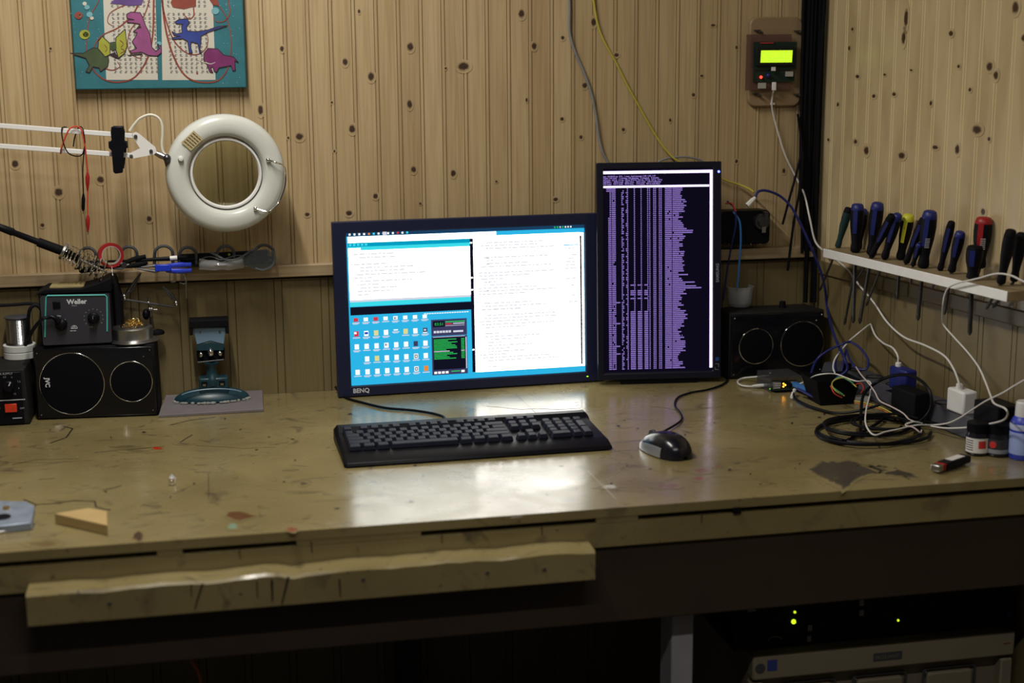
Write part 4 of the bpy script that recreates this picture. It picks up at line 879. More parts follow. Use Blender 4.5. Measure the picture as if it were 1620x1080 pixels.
# ------------------------------------------------------------ speakers
def speaker(front_left, yaw, w_, h_, dpt, big_left, label, dusty=False, logo=True, tb=None):
    root = thing('loudspeaker', label, 'speaker', front_left, yaw); M_ = WM[root.name]
    P = lambda x, y, z: M_ @ V(x, y, z)
    top = DUST if dusty else BLACKM
    mb = MB(); mb.hexa([P(0,0,.001),P(w_,0,.001),P(w_-.006,dpt,.001),P(.006,dpt,.001)], [P(.001,.003,h_),P(w_-.001,.003,h_),P(w_-.008,dpt,h_-.002),P(.008,dpt,h_-.002)]); mb.build('cabinet', top, root, bevel=.003)
    mb = MB(); mb.hexa([P(.003,-.004,.003),P(w_-.003,-.004,.003),P(w_-.003,.001,.003),P(.003,.001,.003)], [P(.004,-.003,h_-.003),P(w_-.004,-.003,h_-.003),P(w_-.004,.004,h_-.003),P(.004,.004,h_-.003)]); mb.build('front_panel', GLOSSB, root, bevel=.002)
    for cx, cz, r_ in tb:
        FM = frame(P(cx, -.0042, cz), M_.to_3x3() @ V(1,0,0), (0,0,1))
        g = MB().lathe([(.0001,.003),(r_*.5,.0028),(r_*.95,.001),(r_*.98,-.0005)], FM, 40).build('grille', mat('grille_cloth', (.0015,.0015,.003), .9, noise=.4, nscale=400), root)
        MB().torus(FM, r_, .0009, 64, 8).build('trim_ring', CHROME, root)
        if logo and r_ > .05:
            MB().text('JVC', .0115, frame(P(cx-r_*.80, -.0085, cz+.0135), V(0,0,-1), M_.to_3x3() @ V(1,0,0)), ext=.0002, bold=.0004).build('logo', PRINT, root, smooth=0)
    for cx, cz in ((.010,.010),(.010,h_-.010),(w_-.010,h_-.010),(w_-.010,.012),(w_-.022,h_-.022)):
        MB().ball(P(cx,-.004,cz), .0014, 8).build('screw', STEEL, root)
    return root
fl, fr_ = Z(58,664), Z(251.6,657); ya = math.atan2(fr_.y-fl.y, fr_.x-fl.x); wl = (fr_-fl).length
fz = W(53,550,-.113).z-DT
def onf(px, py):                                             # local x,z on left speaker's front
    n_ = V(math.sin(ya), -math.cos(ya), 0); p = H(px, py, fl, n_)-fl; return (p.x*math.cos(ya)+p.y*math.sin(ya), p.z)
c1 = onf(114.5, 606); c2 = onf(208.3, 602.5); r1_ = (onf(165.6,606)[0]-onf(63,606)[0])/2; r2_ = (onf(241.5,602)[0]-onf(175,602)[0])/2
speaker(fl, ya, wl, fz, .100, True, 'black loudspeaker lying on its side under the soldering station', tb=[(c1[0], c1[1], r1_), (c2[0], c2[1], r2_)])
SPZ = DT+fz
fl2 = Z(1152,600); w2 = .225
def onf2(px, py): p = W(px, py, fl2.y); return (p.x-fl2.x, p.z-DT)
h2 = onf2(1156,496)[1]; d1 = onf2(1195,547); d2 = onf2(1268,543); ra = (onf2(1221.5,547)[0]-onf2(1168.5,547)[0])/2; rb = (onf2(1307,543)[0]-onf2(1229,543)[0])/2
w2 = min(w2, CORNER.x-fl2.x-.012)
speaker(fl2, 0, w2, h2, abs(fl2.y)-.006, False, 'dusty black loudspeaker lying on its side in the right corner', dusty=True, logo=False, tb=[(d1[0], d1[1], ra), (d2[0], d2[1], min(rb, w2-d2[0]-.004))])
ZS2 = DT+h2
c = V(*W(1238, 478, -.05)[:]); c.z = ZS2; tag(MB().cyl(c-V(0,0,.0008), c+V(0,0,.013), .0075, .0065, n=18).build('small_knob', BLACKM, None), 'small black knob standing on the right speaker', 'knob')
cp_ = Z(1170, 484, ZS2); cp_.z = ZS2
cup = thing('plastic_cup', 'small cloudy plastic cup on the right speaker beside the upright monitor', 'cup', cp_)
MB().lathe([(.0001,.0005),(.021,.0005),(.0245,.006),(.027,.028),(.0278,.040),(.0295,.041),(.0295,.0435),(.0265,.0425),(.0255,.030),(.0235,.008),(.0001,.003)], Matrix.Translation(cp_), 36).build('cup_body', CLOUD, cup, smooth=50)
# ------------------------------------------------------------ power supply and spools
pb = Z(48, 671); psx = pb.x; psy = pb.y; pst = W(43, 584, psy).z
ps = thing('power_supply', 'black bench power supply with red switch at the left edge', 'power supply', (psx-.09, psy, DT))
MB().hexa([V(psx-.19,psy,DT+.001),V(psx,psy,DT+.001),V(psx,-.008,DT+.001),V(psx-.19,-.008,DT+.001)], [V(psx-.19,psy,pst),V(psx-.004,psy,pst),V(psx-.004,-.008,pst),V(psx-.19,-.008,pst)]).build('housing', DUST, ps, bevel=.002)
MB().box((psx-.099, psy-.001, (DT+pst)/2), (.178, .003, pst-DT-.008)).build('front_panel', BLACK, ps, bevel=.0008)
F_ = psy-.0027
def ft(txt, px, py, size, name='lettering', mt=PRINTD, align='LEFT', parent=ps, y=None):
    p = W(px, py, F_ if y is None else y); return MB().text(txt, size, XZ(p), align=align, ext=.0001, bold=size*.02).build(name, mt, parent, smooth=0)
ft('POWER SUPPLY', 20, 592, .0055, align='RIGHT'); ft('OFF', 31.5, 647, .0045); ft('ON', -6, 647, .0045)
p = W(14, 610, F_); kn_ = MB().lathe([(.0105,0),(.0100,.009),(.0085,.0105),(.0001,.0108)], along(p, p+V(0,-1,0)), 28).build('knob', BLACK, ps)
a, b = p+V(.0015,-.0112,.002), p+V(.005,-.0112,.009); MB().tube([a, b], .0011, 6).build('pointer', PRINT, kn_)
for i, t_ in enumerate(('3','4.5','6','7.5','9','12')):
    q = R(150-i*42); e = p+V(.020*math.cos(q), 0, .018*math.sin(q)); MB().text(t_, .0048, XZ(V(e.x-.003, F_-.0003, e.z-.002)), ext=.0001).build('lettering', PRINTD, ps, smooth=0)
a, b = W(-20, 634, F_), W(40, 632, F_); MB().box(((a.x+b.x)/2, F_-.0003, (a.z+b.z)/2), (b.x-a.x, .0006, .0013)).build('panel_line', PRINT, ps)
a, b = W(8.5, 652, F_), W(26.5, 638, F_); sw2 = MB().box(((a.x+b.x)/2, F_-.0015, (a.z+b.z)/2), (b.x-a.x, .004, b.z-a.z)).build('rocker_switch', mat('switch_red', (.55, .035, .01), .35), ps, bevel=.0008)
p = W(14.5, 648, F_-.0037); MB().text('I  O', .0052, XZ(p), ext=.0001).build('lettering', INKRED, ps, smooth=0)
a, b = W(20, 661.5, F_), W(35, 660.5, F_); MB().box(((a.x+b.x)/2, F_-.0003, (a.z+b.z)/2), (b.x-a.x, .0006, .0013)).build('maker_mark', PRINT, ps)
tc_ = Z(34, 563, pst); tc_ = V(tc_.x, max(min(tc_.y, -.030), -.1), pst); rt_ = .0305
tr = thing('tape_rolls', 'stack of two white tape rolls on the power supply', 'tape', tc_)
for i in range(2):
    MB().lathe([(.012, .0003+.0135*i), (rt_-.0008, .0003+.0135*i), (rt_, .0015+.0135*i), (rt_, .0122+.0135*i), (rt_-.0008, .0132+.0135*i), (.012, .0132+.0135*i)], Matrix.Translation(tc_), 40, ring=True).build('tape_roll', mat('white_tape', (.62,.63,.60), .55), tr, smooth=20)
sc_ = V(tc_.x, tc_.y, pst+.0272)
sp_ = thing('solder_spool', 'spool of bright solder wire on top of the white tape rolls', 'spool', sc_)
SOL = mat('solder_wire', (.50,.50,.50), .22, 1)
MB().lathe([(.0235,.0),(.0245,.0012),(.0235,.0024)], Matrix.Translation(sc_), 36).build('lower_flange', DSTEEL, sp_)
pf = []
for i in range(30): pf += [(.0222, .0026+i*.0016), (.0229, .0026+i*.0016+.0008)]
MB().lathe(pf+[(.0222,.0508)], Matrix.Translation(sc_), 36).build('solder_wire', SOL, sp_, smooth=0)
MB().lathe([(.0235,.0508),(.0245,.052),(.0240,.0535),(.012,.0538),(.0001,.0538)], Matrix.Translation(sc_), 36).build('upper_flange', GREYP, sp_)
# ------------------------------------------------------------ soldering station
wy = -.117
wf = lambda px, py, y=wy: W(px, py, y)
a, b = wf(70, 541), wf(170, 466)
ss = thing('soldering_station', 'small black soldering station with turquoise edging on the left speaker', 'soldering station', ((a.x+b.x)/2, wy, SPZ))
X0, X1, ZB, ZT = a.x-.004, b.x+.005, SPZ+.0005, b.z+.002
MB().hexa([V(X0,wy+.004,ZB),V(X1,wy+.004,ZB),V(X1,wy+.085,ZB),V(X0,wy+.085,ZB)], [V(X0,wy+.004,ZT),V(X1,wy+.004,ZT),V(X1,wy+.085,ZT),V(X0,wy+.085,ZT)]).build('housing', BLACKM, ss, bevel=.004)
MB().prism(rrect(X0+.002, X1-.002, ZB+.004, ZT-.001, .004, wy+.005), (0,-.006,0)).build('front_panel', mat('panel_charcoal', (.026,.026,.036), .5), ss)
TF = wy-.0015
ol = [wf(71, 533, TF), wf(73, 470, TF), wf(75, 467.5, TF), wf(121, 467, TF), wf(166, 466.5, TF), wf(169, 469.5, TF), wf(169.5, 500, TF), wf(169.5, 524, TF)]
MB().tube(ol, .0014, 8).build('trim_strip', TEALP, ss)
def wt(txt, px, py, size, bold=.02, align='LEFT', mt=PRINT): return MB().text(txt, size, XZ(wf(px, py, TF+.0004)), align=align, ext=.0001, bold=size*bold).build('lettering', mt, ss, smooth=0)
wt('Weller', 106, 481, .0125, .035); wt('WES51', 113, 484.6, .0035, mt=PRINTD); wt('Heater On When', 77.5, 501, .0030); wt('Solder Tip', 84, 503.8, .0030); wt('Indicator Flashes', 86, 506.4, .0030)
wt('OFF', 141, 518.5, .0040, mt=PRINTD); wt('ESD SAFE', 111, 524, .0026)
p = wf(148, 503, TF); kk = MB().lathe([(.0112,0),(.0108,.003),(.0078,.0045),(.0072,.013),(.0058,.0145),(.0001,.0148)], along(p, p+V(0,-1,0)), 30).build('knob', BLACK, ss)
MB().box(p+V(0,-.0150,.003), (.0009,.0005,.005)).build('pointer', PRINTD, kk)
for i in range(11):
    q = R(215-i*25); e = p+V(.0172*math.cos(q), 0, .0172*math.sin(q)); MB().box(V(e.x, TF+.0002, e.z), (.0020,.0006,.0011), Matrix.Rotation(-q, 4, 'Y')).build('scale_mark', PRINTD, ss, smooth=0)
a, b = wf(84, 488, TF), wf(95, 476.5, TF); MB().box(((a.x+b.x)/2, TF, (a.z+b.z)/2), (b.x-a.x, .004, b.z-a.z), Matrix.Rotation(R(4), 4, 'X')).build('power_switch', BLACK, ss, bevel=.0008)
p = wf(117.5, 519.5, TF+.0004); r_ = .0055
mb = MB(); arc = [p+V(r_*math.cos(R(q)), 0, r_*math.sin(R(q))) for q in range(0, 181, 15)]; mb.tube(arc, .0005, 5); mb.tube([arc[0], arc[-1]], .0005, 5); mb.tube([p+V(-.003,0,.0005), p+V(0,0,.004), p+V(.002,0,.0015)], .0007, 5); mb.build('warning_symbol', PRINT, ss)
# cable connector and cord on the front
p = wf(97, 513, TF-.004); mb = MB(); mb.ball(p, (.011,.008,.0115), 16, M=Matrix.Rotation(R(20), 4, 'Y')); mb.tube([p+V(-.004,-.002,.006), wf(88,503,TF-.010), wf(81,500.5,TF-.010), wf(75,503,TF-.010)], [.007,.0052,.0042,.0036], 10); mb.build('plug', BLACK, ss)
mb = MB(); mb.tube(spline([wf(77,502,TF-.010), wf(66,505,TF-.012), wf(52,522,TF-.006), wf(43,541,TF-.004), wf(40,545,TF-.004), wf(42,534,TF+.004), wf(44,510,TF), wf(47,490,TF), wf(55,483,TF+.005), wf(64,488,TF+.004), wf(67,500,TF+.004)], 7), .0032, 8); mb.build('cord', BLACK, ss)
mb = MB(); mb.tube(spline([wf(66,492,TF+.012), wf(62,483,TF+.010), wf(48,480,TF+.010), wf(20,482,TF+.010), wf(-20,484,TF+.010)], 7), .0032, 8); mb.build('iron_cord', BLACK, ss)
# sponge tray top (part of the stand)
sy0, sy1 = wy+.012, -.012
st_ = thing('iron_stand', 'black soldering iron stand with sponge tray and coiled spring holder behind the station', 'soldering iron stand', (X1-.03, sy1-.03, SPZ))
tl_, tr_ = W(57, 466, wy+.02), W(196, 540, -.05)
bx1 = W(195, 500, -.045).x
mb = MB(); mb.prism([V(X1+.002, 0, SPZ+.0005)+V(0,wy+.045,0), V(bx1, wy+.045, SPZ+.0005), V(bx1-.001, wy+.045, W(195,470,wy+.045).z), V(W(181,437,wy+.045).x, wy+.045, W(181,437,wy+.045).z), V(W(168,440,wy+.045).x, wy+.045, W(168,440,wy+.045).z), V(X1+.002, wy+.045, W(150,452,wy+.045).z)], (0, .055, 0)); mb.build('stand_body', BLACKM, st_, bevel=.003)
zt_ = ZT+.001
pA = W(56,474,wy+.012); pB = W(74,457,wy+.012)
mb = MB(); mb.prism([V(pA.x, wy+.012, zt_), V(pB.x-.004, wy+.012, zt_+.010), V(W(125,459,wy).x, wy+.012, zt_+.009), V(W(150,450,wy).x, wy+.012, zt_+.016), V(W(171,441,wy).x, wy+.012, zt_+.026), V(X1+.002, wy+.012, zt_+.026), V(X1+.002, wy+.012, zt_)], (0, .080, 0)); mb.build('sponge_tray', BLACKM, st_, bevel=.002)
mb = MB(); mb.box(V((W(76,457,wy).x+W(131,457,wy).x)/2, wy+.050, zt_+.0105), (.062, .055, .006)); mb.build('sponge', SPONGE, st_, bevel=.002)
# spring
sy = -.085
s0, s1 = W(101, 398, sy), W(168, 430, sy); ax = (s1-s0); MS = along(s0, s1)
mb = MB(); P = []
turns = 11; n_ = turns*18
for i in range(n_+1):
    t = i/n_; tt = t**1.45; r_ = .0150+.0065*tt; q = 2*math.pi*turns*t; P.append(MS @ V(r_*math.cos(q), r_*math.sin(q), ax.length*tt))
mb.tube(P, .00135, 6); mb.build('spring', CHROME, st_)
mb = MB(); mb.tube([W(114,389,sy), W(173,418.5,sy), W(176.5,421,sy), W(179,440,sy+.02)], .0010, 6); mb.build('wire_bracket', CHROME, st_)
MB().lathe([(.0150,-.004),(.0165,-.003),(.0165,.001),(.0150,.002),(.0112,.002),(.0112,-.004)], MS, 28, ring=True).build('spring_collar', STEEL, st_)
ir = thing('soldering_iron', 'black soldering iron resting in the coiled spring holder', 'soldering iron', W(50, 380, sy))
axn = ax.normalized(); e = s0+axn*.002
g1 = W(60,382.5,sy); g0 = W(-30,349,sy-.01)
MB().tube([e+axn*.03, e, e-axn*.006, g1+(e-g1)*.06, g1], [.0060,.0090,.0090,.0088,.0086], 16).build('grip', BLACKM, ir)
MB().tube([g1+(e-g1)*.02, W(22,368,sy-.004), W(20,367,sy-.004), W(0,359.5,sy-.006), g0], [.0062,.0058,.0075,.0068,.0040], 14).build('handle', BLACK, ir)
MB().tube([e+axn*.03, e+axn*.075, e+axn*.085], [.0032,.0028,.0010], 12).build('tip', STEEL, ir)
# brass wool tin
tcn = Z(211, 543, SPZ); tcn = V(W(211,540,-.088).x, -.088, SPZ)
tn = thing('tip_cleaner', 'round metal tin of brass wool on the left speaker', 'tin', tcn); MT = Matrix.Translation(tcn)
MB().lathe([(.0001,.0005),(.0465,.0005),(.0480,.0020),(.0465,.0030),(.0385,.0060),(.0375,.0085),(.0380,.026),(.0350,.0285),(.0290,.0290),(.0285,.024),(.0001,.022)], MT, 48).build('tin_body', STEEL, tn, smooth=40)
random.seed(21); mb = MB()
for i in range(70):
    q0 = random.uniform(0, 6.28); r0_ = random.uniform(0, .020); c = V(r0_*math.cos(q0), r0_*math.sin(q0), .027+.012*(1-(r0_/.022)**2)*random.uniform(.3, 1)); P = []
    ph = random.uniform(0, 6.28); tl_ = random.uniform(-.9, .9); rr_ = random.uniform(.003, .006)
    for j in range(9): a = ph+j*.8; P.append(MT @ (c+V(rr_*math.cos(a), rr_*math.sin(a)*math.cos(tl_), rr_*math.sin(a)*math.sin(tl_)+.0003*j)))
    mb.tube(P, .0006, 4, cap=False)
mb.build('brass_wool', BRASS, tn)
# helping hand
hy = -.030
hh = thing('helping_hand', 'helping hand stand with two crocodile clips behind the brass wool tin', 'clamp stand', V(W(250,528,hy).x, hy, SPZ))
hb = V(W(249,528,hy).x, hy, SPZ)
MB().lathe([(.0001,.0003),(.0130,.0003),(.0140,.002),(.0135,.006),(.0080,.009),(.0001,.010)], Matrix.Translation(hb), 28).build('base', BLACKM, hh)
p1 = W(241, 520, hy); p2 = W(235, 478, hy)
MB().tube([hb+V(0,0,.006), V(p1.x,hy,p1.z), W(239,500,hy)], .0032, 10).build('post', DSTEEL, hh)
MB().ball(W(231,497,hy-.004), (.007,.008,.011), 14).build('clamp_block', BLACK, hh)
mb = MB(); mb.cyl(W(239,500,hy), W(235,470,hy), .0026, n=10); mb.build('post', STEEL, hh)
for q in ((235,479),(237,489),(240,489)): MB().ball(W(*q,hy-.006), .0038, 10).build('thumb_screw', STEEL, hh)
MB().cyl(W(237,489.5,hy-.006), W(249,489.5,hy-.006), .0014, n=8).build('screw_bar', STEEL, hh)
MB().cyl(W(193,473,hy-.008), W(275,485.5,hy-.008), .0020, n=10).build('cross_arm', DSTEEL, hh)
for c_, e_ in (((196.5,468.5),(223,431)), ((278.5,479),(257,453))):
    a, b = W(*c_, hy-.010), W(*e_, hy-.012); d = b-a
    j = MB().ball(a, .0050, 12); j.ball(a+V(.001,-.004,-.004), .0030, 10); j.build('joint', STEEL, hh)
    side = V(-d.z, 0, d.x).normalized()
    MB().tube([a+d*.08, a+d*.30, a+d*.62, b+side*.0008], [.0022,.0032,.0024,.0008], 8).build('clip_jaw', DSTEEL, hh)
    MB().tube([a+d*.10-side*.002, a+d*.40-side*.0046, a+d*.62-side*.0034, b-side*.0012], [.0018,.0024,.0018,.0007], 8).build('clip_jaw', DSTEEL, hh)
# ------------------------------------------------------------ small vise on a steel plate
vq = [Z(251,661), Z(417,651)]
vb = [V(vq[0].x+.010, -.012, DT), V(vq[1].x+.003, -.012, DT)]
pl = thing('steel_plate', 'flat grey steel plate on the bench carrying the small vise', 'plate', (vq[0]+vq[1]+vb[0]+vb[1])/4)
MB().hexa([vq[0]+V(0,0,.0003), vq[1]+V(0,0,.0003), vb[1]+V(0,0,.006), vb[0]+V(0,0,.006)], [vq[0]+V(0,0,.0055), vq[1]+V(0,0,.0055), vb[1]+V(0,0,.0115), vb[0]+V(0,0,.0115)]).build('plate', PLATE, pl, bevel=.0006)
vy = -.062; vz = DT+.0095
vc = V(W(336,640,vy).x, vy, vz)
vs_ = thing('bench_vise', 'small teal swivel vise with black rubber jaws on the steel plate', 'vise', vc)
e = (W(396,600,vy).x - W(276,600,vy).x)/2
zf = lambda py, y=vy: W(336, py, y).z
xf = lambda px, py=560, y=vy: W(px, py, y).x
k = 14; mb = MB(); hb_ = .024
mb.lathe([(e*1.0*math.cos(R(90*i/k)) if i < k else .0001, .001+hb_*math.sin(R(90*i/k))**1.0) for i in range(k+1)], Matrix.Translation(vc) @ Matrix.Diagonal((1,.46,1,1)), 56)
mb.build('base', TEALPAINT, vs_, smooth=60)
mb = MB(); mb.tube([V(vc.x+e*.86*math.cos(R(a)), vc.y-.22*e-.012, vz+.012+hb_*.62*math.sin(R(a))) for a in range(25, 156, 10)], .0013, 6); mb.build('base_rim', VISEB, vs_)
mb = MB(); random.seed(2)
for i in range(46):
    a = R(180+random.uniform(8, 172)); r_ = e*random.uniform(.98, 1.04); mb.ball(vc+V(r_*math.cos(a), .49*r_*math.sin(a), .001), (random.uniform(.003,.006), .004, random.uniform(.0015,.003)), 6)
mb.build('weld_bead', mat('pale_putty', (.26,.26,.24), .7, noise=.3, nscale=80), vs_)
bx0, bx1_ = xf(313), xf(359); z0_, z1_ = vz+hb_*.4, zf(594)
mb = MB(); mb.box(((bx0+bx1_)/2, vy-.006, (z0_+z1_)/2), (bx1_-bx0, .034, z1_-z0_)); mb.build('body', TEALPAINT, vs_, bevel=.003)
for px in (321, 349):
    mb = MB(); c = V(xf(px), vy-.0235, zf(602.5)); mb.box(c, (.011, .0015, .009)); mb.build('socket', BLACKM, vs_)
    MB().box(c+V(0,-.001,-.002), (.006,.0012,.004)).build('socket_pin', STEEL, vs_)
mb = MB(); mb.lathe([(.015,0),(.0165,.008),(.014,.016),(.0105,.022),(.009,.036),(.014,.044)], Matrix.Translation((xf(334), vy-.010, z1_-.016)), 28); mb.build('neck', TEALPAINT, vs_, smooth=60)
mb = MB(); mb.cyl(W(312,573,vy-.02), W(354,568.5,vy-.02), .0012, n=8); mb.ball(W(314.5,573.5,vy-.02), .0026, 10); mb.build('lever_bar', DSTEEL, vs_)
mb = MB(); mb.prism([V(xf(312), vy-.004, zf(571)), V(xf(355), vy-.004, zf(569)), V(xf(356), vy-.004, zf(552)), V(xf(311), vy-.004, zf(554))], (0,.018,0)); mb.build('lower_jaw_block', BLACKM, vs_, bevel=.002)
for px, py, r_ in ((333.5,557.5,.0075),(318,561,.0050),(348,559,.0050)):
    c = W(px, py, vy-.014); mb = MB(); mb.cyl(c+V(0,.014,0), c, r_*.8, n=16); mb.ball(c, (r_*.85, r_, r_*1.1), 16); mb.build('screw_knob', CHROME, vs_)
jw = [W(305,518,vy-.012), W(357.5,517,vy-.012), W(354.5,545,vy-.012), W(333,539.5,vy-.012), W(311,545.5,vy-.012)]
mb = MB(); mb.prism(jw[::-1], (0, .030, 0)); mb.build('jaw', VISEB, vs_, bevel=.0015)
jw = [W(311,545.8,vy-.011), W(333,540,vy-.011), W(354.5,545.2,vy-.011), W(354,554,vy-.011), W(311.5,555,vy-.011)]
mb = MB(); mb.prism(jw, (0, .026, 0)); mb.build('jaw_lower_face', TEALPAINT, vs_, bevel=.001)
for px in (316.5, 347.5): MB().cyl(W(px,524.5,vy-.0125), W(px,524.5,vy-.0135), .0022, n=12).build('screw', DSTEEL, vs_)
a, b = W(299.5,519,vy-.018), W(361,505,vy-.018)
mb = MB(); mb.box(((a.x+b.x)/2, vy+.002, (a.z+b.z)/2), (b.x-a.x, .044, b.z-a.z)); mb.build('rubber_jaw_pad', BLACKM, vs_, bevel=.0012)
for x in (a.x+.003, b.x-.003): MB().box((x, vy+.002, a.z-.006), (.006, .042, .016)).build('pad_side', BLACKM, vs_, bevel=.001)
# ------------------------------------------------------------ tools on the ledge
ty = -.055
tw = lambda px, py, y=ty: W(px, py, y)
tr2 = thing('tool_rail', 'black wire tool rail with arched loops along the wooden ledge on the left', 'rack', tw(280, 412))
for y0_, y1_, off in ((414.5, 407, .0), (424.5, 416, .0)):
    MB().cyl(tw(118, y0_), tw(432, y1_), .0022, n=8).build('rail_rod', BLACKM, tr2)
for cx, tp, w_ in ((139,392,13),(204,390,13),(259,389,14.5),(297,391,13.5),(357,389,13.5),(418,387.5,15)):
    P = [tw(cx-w_, tp+30, ty+.003), tw(cx-w_, tp+16, ty)]+[tw(cx-w_*math.cos(R(q)), tp+13-13*math.sin(R(q)), ty-.002) for q in range(20, 161, 20)]+[tw(cx+w_, tp+16, ty), tw(cx+w_, tp+30, ty+.003)]
    MB().tube(spline(P, 3), .0030, 8).build('loop', mat('grey_rubber', (.045,.05,.058), .5), tr2)
for x in (150, 300, 415): a = tw(x, 416, ty); MB().cyl(a, V(a.x, -.020, a.z), .0024, n=8).build('wall_peg', BLACKM, tr2)
c = tw(175, 403.5, ty-.014); zz = V(.22,-1,.08).normalized(); MTp = along(c, c+zz)
tp_ = thing('tape_roll', 'roll of red electrical tape hanging on the tool rail loop', 'tape', c)
MB().lathe([(.0175,-.008),(.0235,-.008),(.0235,.008),(.0175,.008)], MTp, 44, ring=True).build('tape', REDP, tp_, smooth=40)
MB().lathe([(.0160,-.0085),(.0176,-.0085),(.0176,.0085),(.0160,.0085)], MTp, 44, ring=True).build('core', mat('card_core', (.30,.27,.24), .8), tp_, smooth=40)
def bar(name, p, q, h, d, mt, label, cat, bev=.0015, group=None):
    a, b = Vector(p), Vector(q); M_ = frame((a+b)/2, b-a, (0,0,1)); mb = MB(); L_ = (b-a).length
    mb.add([M_ @ V(x, y, z) for x in (-L_/2, L_/2) for y in (-h/2, h/2) for z in (-d/2, d/2)], [(0,1,3,2),(4,6,7,5),(0,4,5,1),(2,3,7,6),(0,2,6,4),(1,5,7,3)])
    o = mb.build(name, mt, None, bevel=bev); return tag(o, label, cat, group)
lv = bar('black_bar_tool', tw(284, 411, -.050), tw(424, 404, -.050), .022, .008, BLACK, 'long flat black tool standing behind the clear goggles on the rail', 'tool')
MB().ball(tw(362.5, 402.5, -.0545), .0026, 10).build('button', mat('olive_button', (.30,.32,.03), .5), lv)
WM[lv.name] = lv.matrix_world.copy()
def pliers(p0, p1, p2, label, hcol, y, jaw=DSTEEL):
    root = thing('pliers', label, 'pliers', tw(*p1, y), 0, None); a, b, c = tw(*p0, y), tw(*p1, y), tw(*p2, y)
    d = (b-a).normalized(); s_ = V(-d.z, 0, d.x)
    for k in (-1, 1):
        MB().tube(spline([a+s_*.0055*k, a+(b-a)*.35+s_*.0060*k, a+(b-a)*.75+s_*.0050*k, b+s_*.003*k], 4), [.0042]*4+[.0052]*4+[.0046]*4+[.0036], 10).build('handle', hcol, root)
        MB().tube([b-d*.004-s_*.003*k, b+(c-b)*.35-s_*.0055*k*-1, c-(c-b)*.05+s_*.0008*k], [.0042,.0038,.0014], 8).build('jaw', jaw, root)
    e_ = (b+(c-b)*.12); MB().cyl(e_+V(0,-.006,0), e_+V(0,.005,0), .0052, n=16).build('pivot', jaw, root); return root
pliers((303,423,), (262,424.5), (214,424), 'pliers with bright blue handles lying along the black tool rail', BLUEP, ty-.016)
pliers((232,410), (200,418), (172,424), 'pliers with black handles on the rail right of the red tape', BLACKM, ty-.016)
MB_ = MB(); MB_.box(tw(258, 423.5, ty-.026), (.030, .008, .013)); tag(MB_.build('blue_clip', BLUEP, None, bevel=.0015), 'bright blue plastic tool block on the rail, left of the blue pliers handles', 'clip')
mk = thing('marker_pen', 'black marker pen with a white collar lying on the tool rail', 'pen', tw(255, 408, ty-.016))
MB().tube([tw(222,412,ty-.016), tw(226,411.5,ty-.016), tw(269,408.5,ty-.016)], [.0022,.0034,.0040], 12).build('barrel', BLACK, mk)
MB().cyl(tw(269,408.5,ty-.016), tw(280.5,407.5,ty-.016), .0044, n=14).build('white_collar', WHITEP, mk)
MB().tube([tw(280.5,407.5,ty-.016), tw(296,406.5,ty-.016)], [.0040,.0034], 12).build('cap', BLACKM, mk)
sd = thing('screwdriver', 'long slim black screwdriver lying on the left part of the tool rail', 'screwdriver', tw(200, 420, ty-.008))
MB().tube([tw(125,428,ty-.008), tw(128,427.5,ty-.008), tw(160,424,ty-.008), tw(166,423.5,ty-.008)], [.003,.0058,.0052,.003], 12).build('handle', BLACKM, sd)
MB().cyl(tw(166,423.5,ty-.008), tw(232,419,ty-.008), .0018, n=8).build('blade', DSTEEL, sd)
# goggles
gy = ty-.022
gg = thing('safety_goggles', 'clear plastic safety goggles lying on the right end of the tool rail', 'goggles', tw(374, 420, gy))
GOG = mat('goggle_plastic', (.55,.56,.58), .12, alpha=.30); GOGF = mat('goggle_frame', (.06,.07,.075), .2, alpha=.5)
mb = MB(); vsl = []; nn = 22
for i in range(nn+1):
    t = i/nn; x = 315+t*72; yy = gy-.018*math.sin(math.pi*t); top = 409+3*math.sin(math.pi*t*2)**2+6*math.exp(-((t-.5)/.12)**2); bot = 428-1.5*math.cos(t*6)-2*math.exp(-((t-.5)/.1)**2)
    for j in range(5): vsl.append(W(x, top+(bot-top)*j/4-t*3, yy+.003*math.cos(j*1.57)))
mb.add(vsl, [(i*5+j, i*5+j+1, i*5+5+j+1, i*5+5+j) for i in range(nn) for j in range(4)]); o = mb.build('visor', GOG, gg, smooth=60); sm = o.modifiers.new('s', 'SOLIDIFY'); sm.thickness = .0016
MB().tube(spline([W(314,417,gy), W(320,409,gy-.006), W(334,406,gy-.014), W(350,411,gy-.02), W(366,406,gy-.016), W(380,404,gy-.006), W(387,410,gy)], 5), .0013, 6).build('top_rim', GOGF, gg)
MB().tube(spline([W(333,399,gy-.012), W(345,405,gy-.018), W(358,411,gy-.02), W(374,410,gy-.018), W(386,404,gy-.012), W(398,396,gy-.010), W(408,392,gy-.008)], 5), .0024, 8).build('temple_arm', GOGF, gg)
mb = MB(); mb.prism([W(384,410,gy-.010), W(400,396,gy-.010), W(422,394,gy-.008), W(432,402,gy-.006), W(434,420,gy-.004), W(420,428,gy-.004), W(400,426,gy-.006), W(386,420,gy-.010)][::-1], (0,.0016,0)); mb.build('side_shield', GOGF, gg, bevel=.0005)
MB().tube(spline([W(404,424,gy-.012), W(416,427,gy-.014), W(430,421,gy-.012), W(435,408,gy-.008), W(430,396,gy-.006)], 5), .0026, 8).build('side_rim', GOGF, gg)
cable('wire_hook', [tw(287,430,ty-.01), tw(288,438,ty-.012), tw(294,443,ty-.014), tw(292,449,ty-.014), tw(284,447,ty-.014)], .0011, STEEL, 'small bent steel hook under the tool rail, twisted sideways', 'hook')
